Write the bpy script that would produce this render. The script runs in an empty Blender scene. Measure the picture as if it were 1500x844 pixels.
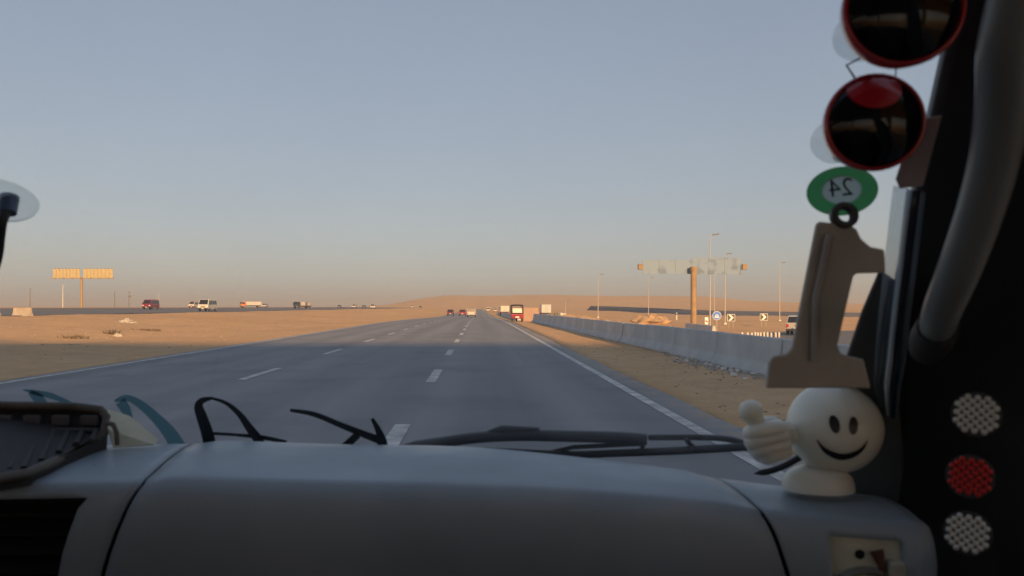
import bpy, bmesh, math, random
from mathutils import Vector, Matrix, noise
random.seed(7)
R = math.radians
scene = bpy.context.scene
COL = scene.collection

# ------------------------------------------------------------------ camera
F = 1150.0                      # focal length in pixels of the 1500 px wide photograph
VX, VY, EYE = 702.0, 449.5, 1.5 # vanishing point of the road, eye height
cam_d = bpy.data.cameras.new('camera'); cam = bpy.data.objects.new('camera', cam_d); COL.objects.link(cam)
cam.location = (0, 0, EYE); cam.rotation_euler = (R(90), 0, 0)
cam_d.sensor_width = 36; cam_d.lens = F/1500*36
cam_d.shift_x = (750-VX)/1500; cam_d.shift_y = (VY-422)/1500
cam_d.clip_start = 0.02; cam_d.clip_end = 40000
cam_d.dof.use_dof = True; cam_d.dof.focus_distance = 30.0; cam_d.dof.aperture_fstop = 11
scene.camera = cam

# ------------------------------------------------------------------ sky, sun, exposure
SUN_EL, SUN_AZ = 16.0, 16.0     # elevation; degrees to the right of straight behind the van
SKY_STRENGTH, SUN_STRENGTH, EXPOSURE = 0.138, 3.9, 0.95
world = bpy.data.worlds.new('World'); scene.world = world; world.use_nodes = True
nt = world.node_tree; bg = nt.nodes['Background']
sky = nt.nodes.new('ShaderNodeTexSky'); sky.sky_type = 'NISHITA'; sky.sun_disc = False
sky.sun_elevation = R(SUN_EL); sky.sun_rotation = R(180-SUN_AZ)
sky.altitude = 0; sky.air_density = 1.2; sky.dust_density = 1.0; sky.ozone_density = 2.5
gm = nt.nodes.new('ShaderNodeGamma'); gm.inputs[1].default_value = .45          # thick desert dust evens the sky out
tn = nt.nodes.new('ShaderNodeMix'); tn.data_type = 'RGBA'; tn.blend_type = 'MULTIPLY'; tn.inputs[0].default_value = 1; tn.inputs[7].default_value = (.94, .905, .965, 1)
nt.links.new(sky.outputs[0], gm.inputs[0]); nt.links.new(gm.outputs[0], tn.inputs[6]); nt.links.new(tn.outputs[2], bg.inputs[0]); bg.inputs[1].default_value = SKY_STRENGTH
sd = bpy.data.lights.new('sun', 'SUN'); sun = bpy.data.objects.new('sun', sd); COL.objects.link(sun)
sd.energy = SUN_STRENGTH; sd.angle = R(2.4); sd.color = (1.0, 0.58, 0.25)
sdir = Vector((math.sin(R(SUN_AZ))*math.cos(R(SUN_EL)), -math.cos(R(SUN_AZ))*math.cos(R(SUN_EL)), math.sin(R(SUN_EL))))
sun.rotation_euler = sdir.to_track_quat('Z', 'Y').to_euler(); sun.location = (20, -60, 40)
vs = scene.view_settings
vs.view_transform = 'Standard'; vs.look = 'None'; vs.gamma = 1; vs.use_curve_mapping = False; vs.exposure = EXPOSURE
scene.cycles.max_bounces = 10; scene.cycles.transparent_max_bounces = 24
scene.cycles.use_denoising = True

# ------------------------------------------------------------------ materials
MATS = {}
def mat(name, col, rough=0.6, metal=0.0, noise_amt=0.0, nscale=8.0, bump=0.0, bscale=60.0, spec=0.5, coat=0.0, col2=None, obj=True):
    if name in MATS: return MATS[name]
    m = bpy.data.materials.new(name); m.use_nodes = True; n = m.node_tree; b = n.nodes['Principled BSDF']
    b.inputs['Base Color'].default_value = (*col, 1); b.inputs['Roughness'].default_value = rough
    b.inputs['Metallic'].default_value = metal; b.inputs['Specular IOR Level'].default_value = spec
    b.inputs['Coat Weight'].default_value = coat
    tc = n.nodes.new('ShaderNodeTexCoord'); co = tc.outputs['Object' if obj else 'Generated']
    if noise_amt > 0:
        t = n.nodes.new('ShaderNodeTexNoise'); t.inputs['Scale'].default_value = nscale; t.inputs['Detail'].default_value = 6
        n.links.new(co, t.inputs['Vector'])
        r = n.nodes.new('ShaderNodeValToRGB'); r.color_ramp.elements[0].position = .3; r.color_ramp.elements[1].position = .7
        a = tuple(c*(1-noise_amt) for c in col); z = tuple(min(1, c*(1+noise_amt)) for c in col) if col2 is None else col2
        r.color_ramp.elements[0].color = (*a, 1); r.color_ramp.elements[1].color = (*z, 1)
        n.links.new(t.outputs['Fac'], r.inputs['Fac']); n.links.new(r.outputs['Color'], b.inputs['Base Color'])
    if bump > 0:
        t2 = n.nodes.new('ShaderNodeTexNoise'); t2.inputs['Scale'].default_value = bscale; t2.inputs['Detail'].default_value = 5
        n.links.new(co, t2.inputs['Vector'])
        bp = n.nodes.new('ShaderNodeBump'); bp.inputs['Strength'].default_value = bump; bp.inputs['Distance'].default_value = 0.02
        n.links.new(t2.outputs['Fac'], bp.inputs['Height']); n.links.new(bp.outputs['Normal'], b.inputs['Normal'])
    MATS[name] = m; return m

def pane_mat(name, tint, gloss=0.06, rough=0.0, cloud=0.0):
    """thin glass: transparent with a little mirror reflection and some dust"""
    if name in MATS: return MATS[name]
    m = bpy.data.materials.new(name); m.use_nodes = True; n = m.node_tree; n.nodes.clear()
    out = n.nodes.new('ShaderNodeOutputMaterial'); tr = n.nodes.new('ShaderNodeBsdfTransparent'); gl = n.nodes.new('ShaderNodeBsdfGlossy')
    tr.inputs[0].default_value = (*tint, 1); gl.inputs['Roughness'].default_value = rough; gl.inputs[0].default_value = (1, 1, 1, 1)
    mx = n.nodes.new('ShaderNodeMixShader'); mx.inputs[0].default_value = gloss
    n.links.new(tr.outputs[0], mx.inputs[1]); n.links.new(gl.outputs[0], mx.inputs[2])
    last = mx
    if cloud > 0:
        df = n.nodes.new('ShaderNodeBsdfTranslucent'); df.inputs[0].default_value = (.75, .78, .8, 1)
        m2 = n.nodes.new('ShaderNodeMixShader'); m2.inputs[0].default_value = cloud
        n.links.new(mx.outputs[0], m2.inputs[1]); n.links.new(df.outputs[0], m2.inputs[2]); last = m2
    n.links.new(last.outputs[0], out.inputs[0]); MATS[name] = m; return m

def sand_mat():
    m = bpy.data.materials.new('desert_sand'); m.use_nodes = True; n = m.node_tree; b = n.nodes['Principled BSDF']
    b.inputs['Roughness'].default_value = .95; b.inputs['Specular IOR Level'].default_value = .15
    tc = n.nodes.new('ShaderNodeTexCoord')
    def nz(scale, det=6, rough=.6):
        t = n.nodes.new('ShaderNodeTexNoise'); t.inputs['Scale'].default_value = scale; t.inputs['Detail'].default_value = det
        t.inputs['Roughness'].default_value = rough; n.links.new(tc.outputs['Object'], t.inputs['Vector']); return t.outputs['Fac']
    def ramp(f, p0, c0, p1, c1):
        r = n.nodes.new('ShaderNodeValToRGB'); e = r.color_ramp.elements
        e[0].position = p0; e[0].color = (*c0, 1); e[1].position = p1; e[1].color = (*c1, 1); n.links.new(f, r.inputs['Fac']); return r.outputs['Color']
    def mul(a, bb, fac=1.0):
        x = n.nodes.new('ShaderNodeMix'); x.data_type = 'RGBA'; x.blend_type = 'MULTIPLY'; x.inputs[0].default_value = fac
        n.links.new(a, x.inputs[6]); n.links.new(bb, x.inputs[7]); return x.outputs[2]
    c = ramp(nz(.06, 5), .35, (.60, .375, .185), .68, (.71, .465, .24))
    c = mul(c, ramp(nz(1.1, 8, .7), .3, (.82, .80, .78), .6, (1, 1, 1)))
    c = mul(c, ramp(nz(14, 6, .75), .28, (.72, .70, .68), .5, (1, 1, 1)), .8)
    n.links.new(c, b.inputs['Base Color'])
    bp = n.nodes.new('ShaderNodeBump'); bp.inputs['Strength'].default_value = .55; bp.inputs['Distance'].default_value = .06
    n.links.new(nz(5, 8, .7), bp.inputs['Height']); n.links.new(bp.outputs['Normal'], b.inputs['Normal'])
    return m

def asphalt_mat(name, base, seam=True):
    m = bpy.data.materials.new(name); m.use_nodes = True; n = m.node_tree; b = n.nodes['Principled BSDF']
    b.inputs['Roughness'].default_value = .82; b.inputs['Specular IOR Level'].default_value = .3
    tc = n.nodes.new('ShaderNodeTexCoord'); mp = n.nodes.new('ShaderNodeMapping'); mp.inputs['Scale'].default_value = (1.1, .03, 1)
    n.links.new(tc.outputs['Object'], mp.inputs['Vector'])
    t = n.nodes.new('ShaderNodeTexNoise'); t.inputs['Scale'].default_value = 1.0; t.inputs['Detail'].default_value = 5
    n.links.new(mp.outputs[0], t.inputs['Vector'])
    r = n.nodes.new('ShaderNodeValToRGB'); e = r.color_ramp.elements
    e[0].position = .3; e[0].color = (*[c*.86 for c in base], 1); e[1].position = .72; e[1].color = (*[c*1.12 for c in base], 1)
    n.links.new(t.outputs['Fac'], r.inputs['Fac'])
    t3 = n.nodes.new('ShaderNodeTexNoise'); t3.inputs['Scale'].default_value = .45; t3.inputs['Detail'].default_value = 7
    n.links.new(tc.outputs['Object'], t3.inputs['Vector'])
    r3 = n.nodes.new('ShaderNodeValToRGB'); e = r3.color_ramp.elements
    e[0].position = .28; e[0].color = (.8, .8, .8, 1); e[1].position = .5; e[1].color = (1, 1, 1, 1)
    n.links.new(t3.outputs['Fac'], r3.inputs['Fac'])
    mx = n.nodes.new('ShaderNodeMix'); mx.data_type = 'RGBA'; mx.blend_type = 'MULTIPLY'; mx.inputs[0].default_value = 1
    n.links.new(r.outputs[0], mx.inputs[6]); n.links.new(r3.outputs[0], mx.inputs[7]); n.links.new(mx.outputs[2], b.inputs['Base Color'])
    if seam:
        sx = n.nodes.new('ShaderNodeSeparateXYZ'); n.links.new(tc.outputs['Object'], sx.inputs[0])
        def mr(sock, a, b_, c_, d_):
            q = n.nodes.new('ShaderNodeMapRange'); q.inputs[1].default_value = a; q.inputs[2].default_value = b_; q.inputs[3].default_value = c_; q.inputs[4].default_value = d_; n.links.new(sock, q.inputs[0]); return q.outputs[0]
        def mth(op, a, b_):
            q = n.nodes.new('ShaderNodeMath'); q.operation = op; n.links.new(a, q.inputs[0])
            if isinstance(b_, float): q.inputs[1].default_value = b_
            else: n.links.new(b_, q.inputs[1])
            return q.outputs[0]
        ed = mth('MAXIMUM', mr(sx.outputs[0], 2.75, 3.2, 0, .8), mr(sx.outputs[0], -9.3, -9.75, 0, .9))
        t4 = n.nodes.new('ShaderNodeTexNoise'); t4.inputs['Scale'].default_value = 1.7; t4.inputs['Detail'].default_value = 8; t4.inputs['Roughness'].default_value = .7; n.links.new(tc.outputs['Object'], t4.inputs['Vector'])
        ed = mth('MULTIPLY', ed, mr(t4.outputs['Fac'], .38, .62, 0, 1))
        # paler wheel paths in each lane
        wv = mth('SINE', mth('MULTIPLY', mth('ADD', sx.outputs[0], 1.0), 3.3), 0.0)
        wp_ = mr(wv, -1, 1, .93, 1.07)
        cb = n.nodes.new('ShaderNodeCombineColor'); [n.links.new(wp_, cb.inputs[k]) for k in range(3)]
        m3 = n.nodes.new('ShaderNodeMix'); m3.data_type = 'RGBA'; m3.blend_type = 'MULTIPLY'; m3.inputs[0].default_value = 1; n.links.new(mx.outputs[2], m3.inputs[6]); n.links.new(cb.outputs[0], m3.inputs[7])
        m4 = n.nodes.new('ShaderNodeMix'); m4.data_type = 'RGBA'; n.links.new(ed, m4.inputs[0]); n.links.new(m3.outputs[2], m4.inputs[6]); m4.inputs[7].default_value = (.5, .36, .22, 1)
        n.links.new(m4.outputs[2], b.inputs['Base Color'])
    t2 = n.nodes.new('ShaderNodeTexNoise'); t2.inputs['Scale'].default_value = 90; t2.inputs['Detail'].default_value = 3
    n.links.new(tc.outputs['Object'], t2.inputs['Vector'])
    bp = n.nodes.new('ShaderNodeBump'); bp.inputs['Strength'].default_value = .35; bp.inputs['Distance'].default_value = .01
    n.links.new(t2.outputs['Fac'], bp.inputs['Height']); n.links.new(bp.outputs['Normal'], b.inputs['Normal'])
    return m

M_SAND = sand_mat()
M_ASPH = asphalt_mat('asphalt', (.24, .245, .255))
M_ASPH2 = asphalt_mat('old_asphalt', (.17, .165, .16), False)
M_PAINT = mat('road_paint', (.52, .52, .50), .75, noise_amt=.38, nscale=4.0)
M_CONC = mat('concrete', (.50, .51, .505), .9, noise_amt=.16, nscale=1.3, bump=.25, bscale=18)
M_CONC_L = mat('pale_concrete', (.42, .36, .29), .9, noise_amt=.15, nscale=2)
M_GLASS = mat('car_glass', (.02, .022, .025), .08, spec=.6)
M_TYRE = mat('tyre_rubber', (.02, .02, .02), .8)
M_RIM = mat('wheel_rim', (.5, .5, .5), .35, .8)
M_TRIM = mat('black_trim', (.03, .03, .03), .6)
M_RED_L = mat('tail_light_red', (.45, .02, .02), .2)
M_WHT_L = mat('head_light_glass', (.8, .8, .78), .15)
M_GALV = mat('galvanised_steel', (.42, .40, .37), .55, .3)
M_STEEL_D = mat('weathered_dark_steel', (.16, .14, .12), .7)
M_WHITE = mat('white_paint', (.55, .54, .5), .4, coat=.3)
M_PLATE = mat('number_plate', (.7, .7, .68), .5)

def backlit(m, col, fac):
    n_ = m.node_tree; t_ = n_.nodes.new('ShaderNodeBsdfTranslucent'); t_.inputs[0].default_value = (*col, 1); x_ = n_.nodes.new('ShaderNodeMixShader'); x_.inputs[0].default_value = fac
    n_.links.new(n_.nodes['Principled BSDF'].outputs[0], x_.inputs[1]); n_.links.new(t_.outputs[0], x_.inputs[2]); n_.links.new(x_.outputs[0], n_.nodes['Material Output'].inputs[0]); return m
# ------------------------------------------------------------------ mesh helpers
class MB:
    def __init__(s): s.v = []; s.f = []; s.sm = []
    def add(s, vs, fs, smooth=False):
        o = len(s.v); s.v += [tuple(p) for p in vs]
        for f in fs: s.f.append([i+o for i in f]); s.sm.append(smooth)
        return s
    def box(s, c, d, rz=0, m=None):
        cx, cy, cz = c; dx, dy, dz = (k/2 for k in d); P = []
        for z in (-dz, dz):
            for x, y in ((-dx, -dy), (dx, -dy), (dx, dy), (-dx, dy)):
                q = Vector((x, y, z))
                if m is not None: q = m @ q
                if rz: q = Matrix.Rotation(rz, 3, 'Z') @ q
                P.append((cx+q.x, cy+q.y, cz+q.z))
        return s.add(P, [(3, 2, 1, 0), (4, 5, 6, 7), (0, 1, 5, 4), (1, 2, 6, 5), (2, 3, 7, 6), (3, 0, 4, 7)])
    def tube(s, pts, rad, n=10, caps=True, flat=1.0, up=None):
        pts = [Vector(p) for p in pts]
        rs = rad if isinstance(rad, (list, tuple)) else [rad]*len(pts)
        rings = []; pu = None
        for i, p in enumerate(pts):
            a = pts[max(i-1, 0)]; b = pts[min(i+1, len(pts)-1)]; t = (b-a).normalized()
            if pu is None:
                pu = Vector(up) if up else (Vector((0, 0, 1)) if abs(t.z) < .9 else Vector((0, 1, 0)))
            u = (pu - t*pu.dot(t)).normalized(); w = t.cross(u); pu = u
            rings.append([p + u*(math.sin(2*math.pi*k/n)*rs[i]*flat) + w*(math.cos(2*math.pi*k/n)*rs[i]) for k in range(n)])
        V = [q for r in rings for q in r]; Fs = []
        for i in range(len(rings)-1):
            for k in range(n):
                k2 = (k+1) % n; Fs.append((i*n+k, i*n+k2, (i+1)*n+k2, (i+1)*n+k))
        s.add(V, Fs, True)
        if caps:
            s.add(rings[0], [tuple(range(n))[::-1]]); s.add(rings[-1], [tuple(range(n))])
        return s
    def lathe(s, prof, n=24, M=None, smooth=True):
        """prof: (r, z) pairs about local z, placed by matrix M"""
        V = []; Fs = []
        for r, z in prof:
            for k in range(n):
                q = Vector((r*math.cos(2*math.pi*k/n), r*math.sin(2*math.pi*k/n), z)); V.append(M @ q if M else q)
        for i in range(len(prof)-1):
            for k in range(n):
                k2 = (k+1) % n; Fs.append((i*n+k, i*n+k2, (i+1)*n+k2, (i+1)*n+k))
        return s.add(V, Fs, smooth)
    def prism(s, poly, h, M=None):
        """extrude a polygon (x, y) by h along local z"""
        n = len(poly); V = [Vector((x, y, z)) for z in (0, h) for x, y in poly]
        if M: V = [M @ q for q in V]
        Fs = [tuple(range(n))[::-1], tuple(range(n, 2*n))] + [(k, (k+1) % n, n+(k+1) % n, n+k) for k in range(n)]
        return s.add(V, Fs)
    def grid(s, rows, smooth=True, skip=None):
        nr, nc = len(rows), len(rows[0]); V = [q for r in rows for q in r]; Fs = []
        for i in range(nr-1):
            for j in range(nc-1):
                if skip and skip(i, j): continue
                Fs.append((i*nc+j, i*nc+j+1, (i+1)*nc+j+1, (i+1)*nc+j))
        return s.add(V, Fs, smooth)
    def mesh(s, name, fix=True):
        me = bpy.data.meshes.new(name); me.from_pydata([tuple(v) for v in s.v], [], s.f)
        me.polygons.foreach_set('use_smooth', s.sm); me.update()
        if fix:
            bm = bmesh.new(); bm.from_mesh(me); bmesh.ops.recalc_face_normals(bm, faces=bm.faces); bm.to_mesh(me); bm.free()
        return me
    def build(s, name, m, parent=None, bevel=0, seg=2, solid=0, weld=False):
        me = s.mesh(name); o = bpy.data.objects.new(name, me); COL.objects.link(o)
        ms = m if isinstance(m, (list, tuple)) else [m]
        for k in ms: me.materials.append(k)
        if parent: o.parent = parent
        if solid:
            d = o.modifiers.new('thickness', 'SOLIDIFY'); d.thickness = solid; d.offset = 0
        if bevel:
            d = o.modifiers.new('edge', 'BEVEL'); d.width = bevel; d.segments = seg; d.limit_method = 'ANGLE'; d.angle_limit = R(35)
        return o

def tag(o, label=None, cat=None, group=None, kind=None):
    if label: o['label'] = label
    if cat: o['category'] = cat
    if group: o['group'] = group
    if kind: o['kind'] = kind
    return o
def thing(name, label, cat, loc=(0, 0, 0), rz=0, group=None):
    o = bpy.data.objects.new(name, None); o.empty_display_size = .2; COL.objects.link(o)
    o.location = loc; o.rotation_euler = (0, 0, rz); return tag(o, label, cat, group)
def copy_tree(o, parent=None):
    c = o.copy(); COL.objects.link(c); c.parent = parent
    for ch in list(o.children): copy_tree(ch, c)
    return c
def S(a, b, x):
    t = max(0, min(1, (x-a)/(b-a))); return t*t*(3-2*t)
def U(px, py, d):            # a point of the photograph at a chosen distance ahead
    return Vector(((px-VX)/F*d, d, EYE-(py-VY)/F*d))

# ------------------------------------------------------------------ terrain
def zroad(y): return -0.9*S(60, 210, y)
RIDGE = [(-900, 0), (-500, 0), (-285, 1), (-205, 5), (-150, 17), (-80, 26), (30, 28), (150, 29), (320, 28), (520, 26), (570, 21), (620, 15), (760, 12), (900, 8), (1500, 5), (3000, 4)]
def lerp_tab(tab, x):
    if x <= tab[0][0]: return tab[0][1]
    for (a, p), (b, q) in zip(tab, tab[1:]):
        if x <= b: return p+(q-p)*(x-a)/(b-a)
    return tab[-1][1]
def ground(x, y, fine=True):
    zr = zroad(y); z = zr
    if x < -9.7:
        t = S(-12, -44, x) if False else S(0, 1, (-12-x)/32)
        top = .6 + .55*max(0, min(1, (-44-x)/56))
        z = zr + (top-zr)*t
    elif x > 3.2:
        dep = -1.0 - .2*S(25, 80, x)*S(20, 60, y)*(1-S(90, 160, y))
        z = zr + (dep-zr)*S(7.2, 13, x)*(1-S(260, 700, y))
    if fine:
        out = max(S(9.9, 14, -x), S(6.8, 9, x))
        near = max(out, .25*S(3.4, 5, x))
        n1 = noise.noise(Vector((x*.11, y*.09, 1.3))); n2 = noise.noise(Vector((x*.45, y*.4, 7.1)))
        flat = 1-S(-46, -42, -x if False else -abs(x+72))*0
        road2 = S(42, 46, -x)*(1-S(99, 104, -x))     # the opposite carriageway stays smooth
        z += near*(1-road2)*(.16*n1 + .07*n2)
        for bx, bh, bw in ((-15.5, .10, .9), (-20, .16, 1.3), (-27, .2, 1.6), (-34, .14, 1.2)):
            w_ = bx+2.2*noise.noise(Vector((y*.035, bx, 2)))
            z += bh*(.5+noise.noise(Vector((y*.12, bx, 8))))*math.exp(-((x-w_)/bw)**2)
        if 3.4 < x < 6.3: z -= .035*math.exp(-((x-4.3-.15*math.sin(y*.05))/.3)**2)+.03*math.exp(-((x-5.6-.15*math.sin(y*.05))/.25)**2)
        if y > 90: z += out*(1-road2)*S(90, 260, y)*.3*noise.noise(Vector((x*.02, y*.015, 3.3)))
    # far ridge
    if y > 500:
        xx = x*1800/y
        h = lerp_tab(RIDGE, xx)
        z += S(750, 1900, y)*h*(1+.10*noise.noise(Vector((x*.004, y*.003, 0)))) + S(700, 1500, y)*(1.2*noise.noise(Vector((x*.01, y*.006, 5)))+1.5*noise.noise(Vector((x*.022, y*.012, 9))))*S(0, 10, h)
    if -9.75 < x < 3.25: z -= .06
    return z

def axis(dense_a, dense_b, step, lo, hi, grow):
    a = []; v = dense_a
    while v <= dense_b: a.append(v); v += step
    s = step; v = a[-1]
    while v < hi: s *= grow; v += s; a.append(min(v, hi))
    s = step; v = a[0]; b = []
    while v > lo: s *= grow; v -= s; b.append(max(v, lo))
    return b[::-1]+a
xs = axis(-60, 40, .55, -5000, 5000, 1.06)
xs = sorted(set(xs+[-9.75, -9.74, 3.24, 3.25]))
ys = axis(-10, 110, 1.1, -900, 8000, 1.05)
mb = MB(); mb.grid([[(x, y, ground(x, y)) for x in xs] for y in ys])
tag(mb.build('desert_ground', M_SAND), kind='structure')

# the road sheet
ry = [y for y in ys if -200 <= y <= 1300]
XL, XR = -9.72, 3.22
def strip(name, x0, x1, m, dz, yy=ry, nx=2, parent=None, wob=0):
    b = MB(); rows = []
    for y in yy:
        w = wob*(noise.noise(Vector((y*.35, x1, 0)))+.6*noise.noise(Vector((y*1.3, x1, 4))))
        rows.append([(x0+(x1-x0)*k/(nx-1)+(w if k == nx-1 else 0), y, zroad(y)+dz) for k in range(nx)])
    b.grid(rows, False); return b.build(name, m, parent)
road = strip('highway_road', XL, XR, M_ASPH, 0, nx=14, wob=.08); tag(road, kind='structure')
strip('edge_line', -9.44, -9.28, M_PAINT, .005, parent=road)
strip('edge_line', 2.58, 2.75, M_PAINT, .005, parent=road)
for xc, w, ph in ((-.97, .2, 6.9), (-4.89, .17, 7.4)):
    y = ph - 8.7*2
    while y < 420:
        b = MB(); b.grid([[(xc-w/2, yy, zroad(yy)+.006), (xc+w/2, yy, zroad(yy)+.006)] for yy in (y, y+1.5, y+3.1)], False)
        b.build('lane_dash', M_PAINT, road); y += 8.7
# opposite carriageway on the left, its far side banked up
b = MB(); rows = []
for y in [q for q in ys if q < 620]:
    rows.append([(x, y, ground(x, y, False)+.05) for x in (-44, -58, -72, -86, -100)])
b.grid(rows); tag(b.build('opposite_road', M_ASPH2), kind='structure')
# slip road to the right of the barrier, and the banked loop behind it
def ribbon(name, pts, w, m, dz):
    b = MB(); rows = []
    for i, p in enumerate(pts):
        a = Vector(pts[max(i-1, 0)]); c = Vector(pts[min(i+1, len(pts)-1)]); t = (c-a).normalized(); nrm = Vector((-t.y, t.x))
        rows.append([(p[0]+nrm.x*w*k, p[1]+nrm.y*w*k, ground(p[0]+nrm.x*w*k, p[1]+nrm.y*w*k)+dz) for k in [j/8-.5 for j in range(9)]])
    b.grid(rows); return b.build(name, m)
def arc_pts(P, n=30):
    P = [Vector(p) for p in P]; out = []
    for i in range(len(P)-1):
        p0 = P[max(i-1, 0)]; p1 = P[i]; p2 = P[i+1]; p3 = P[min(i+2, len(P)-1)]
        for k in range(n):
            t = k/n
            out.append(.5*((2*p1)+(p2-p0)*t+(2*p0-5*p1+4*p2-p3)*t*t+(3*p1-p0-3*p2+p3)*t**3))
    out.append(P[-1]); return out
sl = ribbon('slip_road', arc_pts([(150, 92), (90, 88), (55, 82), (34, 70), (26, 50), (24, 20), (24, -40)], 14), 15, M_ASPH2, .07)
tag(sl, kind='structure')
b = MB(); rows = []
for px, yn, yf, d in ((868, 449.8, 448.6, 520), (905, 452.5, 449.5, 420), (955, 457, 451.5, 320), (1000, 461, 453.5, 265), (1060, 463.5, 456, 235), (1120, 464, 457, 215), (1180, 464.5, 458, 200), (1260, 466, 459, 190), (1400, 468, 461, 180), (1700, 470, 463, 170)):
    n_ = U(px, yn, d); f_ = U(px, yf, d*1.04)
    rows.append([n_+Vector((0, -2, -2.5)), n_, n_.lerp(f_, .5), f_, f_+Vector((0, 9, .15)), f_+Vector((0, 30, -3))])
b.grid(rows); tag(b.build('loop_road', M_ASPH2), kind='structure')

# ------------------------------------------------------------------ unseen flyover added behind the van, sized to throw its shade on the road
t = thing('shade_caster', 'unseen concrete flyover added behind the minibus to shade the road', 'shade caster', (0, -26.2, 0))
MB().box((-20, 0, 10.2), (300, 29, 1.4)).build('deck', M_CONC_L, t)
for sy in (-14.3, 14.3):
    MB().box((-20, sy, 11.95), (300, .4, 2.1)).build('parapet', M_CONC_L, t)
for px_ in (-14.5, 8.6):
    for py_ in (-8, 8): MB().tube([(px_, py_, -1), (px_, py_, 9.5)], .8, 16).build('pier', M_CONC_L, t)

# ------------------------------------------------------------------ jersey barriers
def jersey(Ln, H=.85):
    pf = [(-.30, 0), (-.30, .08), (-.17, .30), (-.09, H), (.09, H), (.17, .30), (.30, .08), (.30, 0)]
    b = MB(); n = len(pf); V = [(x, y, z) for y in (-Ln/2, Ln/2) for x, z in pf]
    b.add(V, [tuple(range(n)), tuple(range(n, 2*n))[::-1]]+[(k, (k+1) % n, n+(k+1) % n, n+k) for k in range(n)])
    me = b.mesh('barrier_block'); bm = bmesh.new(); bm.from_mesh(me)
    bmesh.ops.bevel(bm, geom=[e for e in bm.edges], offset=.018, segments=1, affect='EDGES'); bm.to_mesh(me); bm.free()
    me.materials.append(M_CONC); return me
JM = jersey(4.2)
ORD = ['nearest', 'second', 'third', 'fourth', 'fifth', 'sixth', 'seventh', 'eighth', 'ninth', 'tenth', 'eleventh', 'twelfth', 'thirteenth', 'fourteenth', 'fifteenth', 'sixteenth', 'seventeenth', 'eighteenth', 'nineteenth']
def latb(d): return 6.45-.0125*(d-15)
k = 0; y = 10.0; near_blocks = []
while y < 78:
    near_blocks.append(y); y += 4.245
for k, y in enumerate(near_blocks):
    o = bpy.data.objects.new('concrete_barrier', JM); COL.objects.link(o)
    o.location = (latb(y)+random.uniform(-.02, .02), y, zroad(y)-.02+random.uniform(-.01, .01)); o.rotation_euler = (0, random.uniform(-.006, .006), .0125+random.uniform(-.004, .004))
    w = ORD[k] if k else 'first'
    lab = f'grey concrete barrier block, {w} from the minibus in the row beside the shoulder' if k < len(near_blocks)-1 else 'grey concrete barrier block ending the near row beside the three-wheeler'
    tag(o, lab, 'barrier', 'barrier blocks along the shoulder')
y = 97; k = 0
while y < 290:
    o = bpy.data.objects.new('concrete_barrier', JM); COL.objects.link(o)
    o.location = (4.75+.012*(y-97), y, zroad(y)-.02); o.rotation_euler = (0, 0, random.uniform(-.01, .01)-.012)
    tag(o, 'small distant concrete barrier block in the row beyond the three-wheeler', 'barrier', 'barrier blocks beyond the three-wheeler'); y += 4.3
# oblique pair by the billboard column
for (a, bq, lab) in ((U(1006, 489, 58), U(1046, 489, 50), 'dark concrete barrier block set askew beside the billboard column foot'),):
    o = bpy.data.objects.new('concrete_barrier', jersey((bq-a).length, 1.0)); COL.objects.link(o)
    c = (a+bq)/2; o.location = (c.x, c.y, ground(c.x, c.y)-.03+.25); o.rotation_euler = (0, 0, math.atan2(bq.y-a.y, bq.x-a.x)-math.pi/2)
    tag(o, lab, 'barrier')
# blocks on the near edge of the opposite road
for px, lab in ((33, 'beige concrete block in the sun at the left edge of the opposite road'), (-14, 'grey concrete block cut by the left edge of the picture')):
    d = 76; c = U(px, 462, d)
    o = bpy.data.objects.new('concrete_block', jersey(2.2, .82)); COL.objects.link(o); o.data.materials[0] = M_CONC_L
    o.location = (c.x, c.y, ground(c.x, c.y)-.02); o.rotation_euler = (0, 0, R(70)); tag(o, lab, 'barrier')

# ------------------------------------------------------------------ stones and litter
def stones(name, spots, m, kind='stuff'):
    b = MB()
    for (x, y, z, s) in spots:
        P = []
        for kx in (-1, 1):
            for ky in (-1, 1):
                for kz in (-.5, .8): P.append((x+kx*s*random.uniform(.3, .6), y+ky*s*random.uniform(.3, .6), z+kz*s*random.uniform(.3, .6)))
        b.add(P, [(0, 1, 3, 2), (4, 6, 7, 5), (0, 4, 5, 1), (2, 3, 7, 6), (0, 2, 6, 4), (1, 5, 7, 3)])
    return tag(b.build(name, m), kind=kind)
M_STONE = mat('pale_rubble', (.42, .40, .37), .9, noise_amt=.35, nscale=6)
M_STONE2 = mat('brown_stones', (.40, .29, .19), .9, noise_amt=.3, nscale=6)
M_LITTER = mat('pale_litter', (.75, .75, .74), .6)
sp = []
for _ in range(170):
    y = random.gauss(19.5, 1.6); x = latb(y)-.32-abs(random.gauss(0, .28)); sp.append((x, y, zroad(y)+.01, random.uniform(.03, .11)))
for _ in range(60):
    y = random.uniform(12, 40); x = latb(y)-.32-abs(random.gauss(0, .12)); sp.append((x, y, zroad(y)+.01, random.uniform(.02, .09)))
stones('rubble', sp, M_STONE)
stones('litter', [(latb(y)-.35-abs(random.gauss(0, .35)), y, .03, random.uniform(.05, .12)) for y in [random.gauss(19.3, 2.4) for _ in range(16)]], M_LITTER)
sp = []
for _ in range(420):
    y = 8+random.random()**1.5*70; x = random.uniform(3.5, latb(y)-.5); sp.append((x, y, ground(x, y), random.uniform(.012, .05)))
for _ in range(1500):
    y = 12+random.random()**1.2*110; x = -10-random.random()*34; sp.append((x, y, ground(x, y), random.uniform(.015, .07)))
stones('gravel', sp, M_STONE2)
M_HEAP = mat('dug_sand', (.40, .27, .155), .95, noise_amt=.25, nscale=1.5, bump=.5, bscale=6)
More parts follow.
